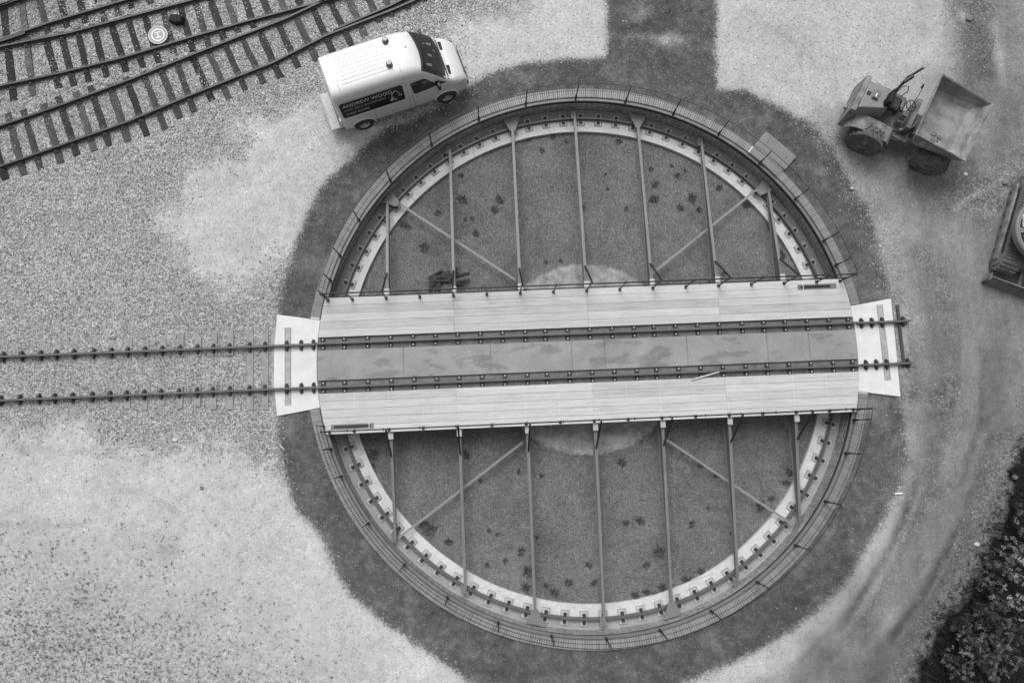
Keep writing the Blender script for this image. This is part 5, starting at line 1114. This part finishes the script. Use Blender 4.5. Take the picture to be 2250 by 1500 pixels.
# ------------------------------------------------------------------ shrubs and undergrowth, lower right
def shrub_mesh(seed, nros, rad, leafL=.10, bright=.5):
    rs = random.Random(seed); leaf = MB(); tn = []; stem = MB()
    for i in range(nros):
        a = rs.random()*2*PI; rr0 = rad*math.sqrt(rs.random()); x, y = rr0*math.cos(a), rr0*math.sin(a); z = .25+.75*rs.random()*(1-rr0/rad*.5)+.2
        stem.tube([(x*.15, y*.15, 0), (x*.6, y*.6, z*.65), (x, y, z)], .014, 5, r2=.005); tb = bright*rs.choice((.15, .3, .5, 1.0, 1.5))
        for j in range(rs.randint(9, 15)):
            b = rs.random()*2*PI; el = rs.uniform(-.2, .9); L = leafL*rs.uniform(.6, 1.25); w = L*.32; dx, dy, dz = math.cos(b)*math.cos(el), math.sin(b)*math.cos(el), math.sin(el)*.6
            bx1 = x+rs.uniform(-.05, .05); by1 = y+rs.uniform(-.05, .05); zz1 = z+rs.uniform(-.06, .04); sx, sy = -math.sin(b)*w, math.cos(b)*w
            leaf.add([(bx1, by1, zz1), (bx1+dx*L*.5+sx, by1+dy*L*.5+sy, zz1+dz*L*.5+.012), (bx1+dx*L, by1+dy*L, zz1+dz*L*.6), (bx1+dx*L*.5-sx, by1+dy*L*.5-sy, zz1+dz*L*.5+.012)], [(0, 1, 2, 3)]); tn.append(min(1, max(0, tb*rs.uniform(.7, 1.3))))
    return leaf, tn, stem
SH = [(2235, 1145, 14, .30, .85, 'feathery pale-tipped shrub highest on the dark bank'), (2205, 1205, 13, .34, .6, 'small shrub with a few pale leaf clusters at the edge of the bank'), (2225, 1245, 22, .36, .8, 'bright clustered shrub in the middle of the dark bank'), (2200, 1310, 14, .30, .75, 'shrub with three pale star-like clusters below the middle of the bank'), (2242, 1335, 12, .32, .6, 'leafy shrub touching the right edge halfway down the bank'),
      (2150, 1275, 12, .26, .35, 'low dull shrub where the stony verge meets the bank'), (2125, 1400, 26, .42, .4, 'wide grey-leaved shrub left of the bare trunk'), (2200, 1400, 26, .45, .32, 'dusky shrub above the bare forked trunk'), (2190, 1480, 22, .40, .35, 'shrub at the bottom edge right of centre of the bank'), (2110, 1490, 14, .32, .3, 'thin dark shrub at the bottom left end of the bank'), (2245, 1460, 22, .4, .35, 'shrub in the bottom right corner'), (2085, 1440, 10, .24, .3, 'small spindly shrub beside the road at the foot of the bank'), (2245, 1215, 12, .25, .6, 'pale shrub half cut off by the right edge'), (2165, 1225, 9, .2, .3, 'smallest dull shrub on the verge above the bank')]
SH += [(2180, 1345, 20, .42, .16, 'very dark shrub in the hollow left of the star-like clusters'), (2230, 1105, 12, .3, .2, 'dark shrub at the upper tip of the bank'), (2150, 1335, 14, .32, .14, 'blackish shrub between the verge and the hollow'), (2105, 1365, 12, .28, .2, 'dim low shrub at the edge of the verge'), (2240, 1400, 18, .4, .18, 'dark shrub behind the end of the forked trunk'), (2160, 1445, 18, .4, .2, 'dark tangled shrub around the base of the bare trunk'), (2180, 1250, 10, .26, .25, 'dull shrub just left of the bright clustered shrub')]
for i, (px, py, nr, rad, br, lb) in enumerate(SH):
    x, y = W(px, py, .15); dd = float(sdist(np.array([[x, y]]), V1)[0]); z0 = -max(0, min(3, dd))*.42-.03; t = empty('shrub', (x, y, z0), label=lb, cat='shrub', group='shrubs on the dark bank at lower right')
    leaf, tn, stem = shrub_mesh(100+i, int(nr*1.7), rad*1.4, .066, br*.85); o = leaf.build('foliage', M_['leaf'], t); set_tone(o, tn); stem.build('stems', M_['twig'], t)
M_['bark'] = simple('pale_bark', .16, .8, .3, 8)
tr = empty('dead_trunk', (*W(2195, 1440, -.5), -.9), label='bare forked grey trunk lying among the shrubs at lower right', cat='dead trunk')
MB().tube([(-.1, -.9, .1), (-.02, -.3, .25), (.05, .05, .35)], .075, 8, r2=.05).build('trunk', M_['bark'], tr); MB().tube([(.05, .05, .35), (.25, .35, .5), (.5, .75, .55)], .04, 8, r2=.012).build('branch', M_['bark'], tr); MB().tube([(.05, .05, .35), (-.15, .4, .5), (-.2, .9, .6)], .035, 8, r2=.01).build('branch', M_['bark'], tr); MB().tube([(-.1, -.3, .2), (-.6, -.2, .3), (-1.1, -.28, .25)], .03, 8, r2=.01).build('branch', M_['bark'], tr)
pts = scatter(16000, (8, 17.5, -13, 2)); dd = sdist(pts, V1); k = dd > -.25-.25*rng.random(len(dd)); pts = pts[k]; dd = dd[k]; pts = pts[:7000]; dd = dd[:7000]
mb = MB(); tn = []
for (x, y), q in zip(pts, dd):
    z0 = -max(0, min(3, q))*.42-.03; L = random.uniform(.08, .32); a = random.random()*2*PI; w = random.uniform(.006, .022); dx, dy = math.cos(a), math.sin(a); h = random.uniform(.03, .25)
    mb.add([(x-dy*w, y+dx*w, z0), (x+dy*w, y-dx*w, z0), (x+dx*L*.6+dy*w*.6, y+dy*L*.6-dx*w*.6, z0+h), (x+dx*L, y+dy*L, z0+h*.7), (x+dx*L*.6-dy*w*.6, y+dy*L*.6+dx*w*.6, z0+h)], [(0, 1, 2, 4), (2, 3, 4)]); t_ = random.random()**4*.3; tn += [t_, t_]
o = mb.build('undergrowth', stonemat('undergrowth_leaf', .008, .11)); set_tone(o, tn); tag(o, 'dark tangled undergrowth of grass and brambles covering the bank', 'undergrowth', kind='stuff')
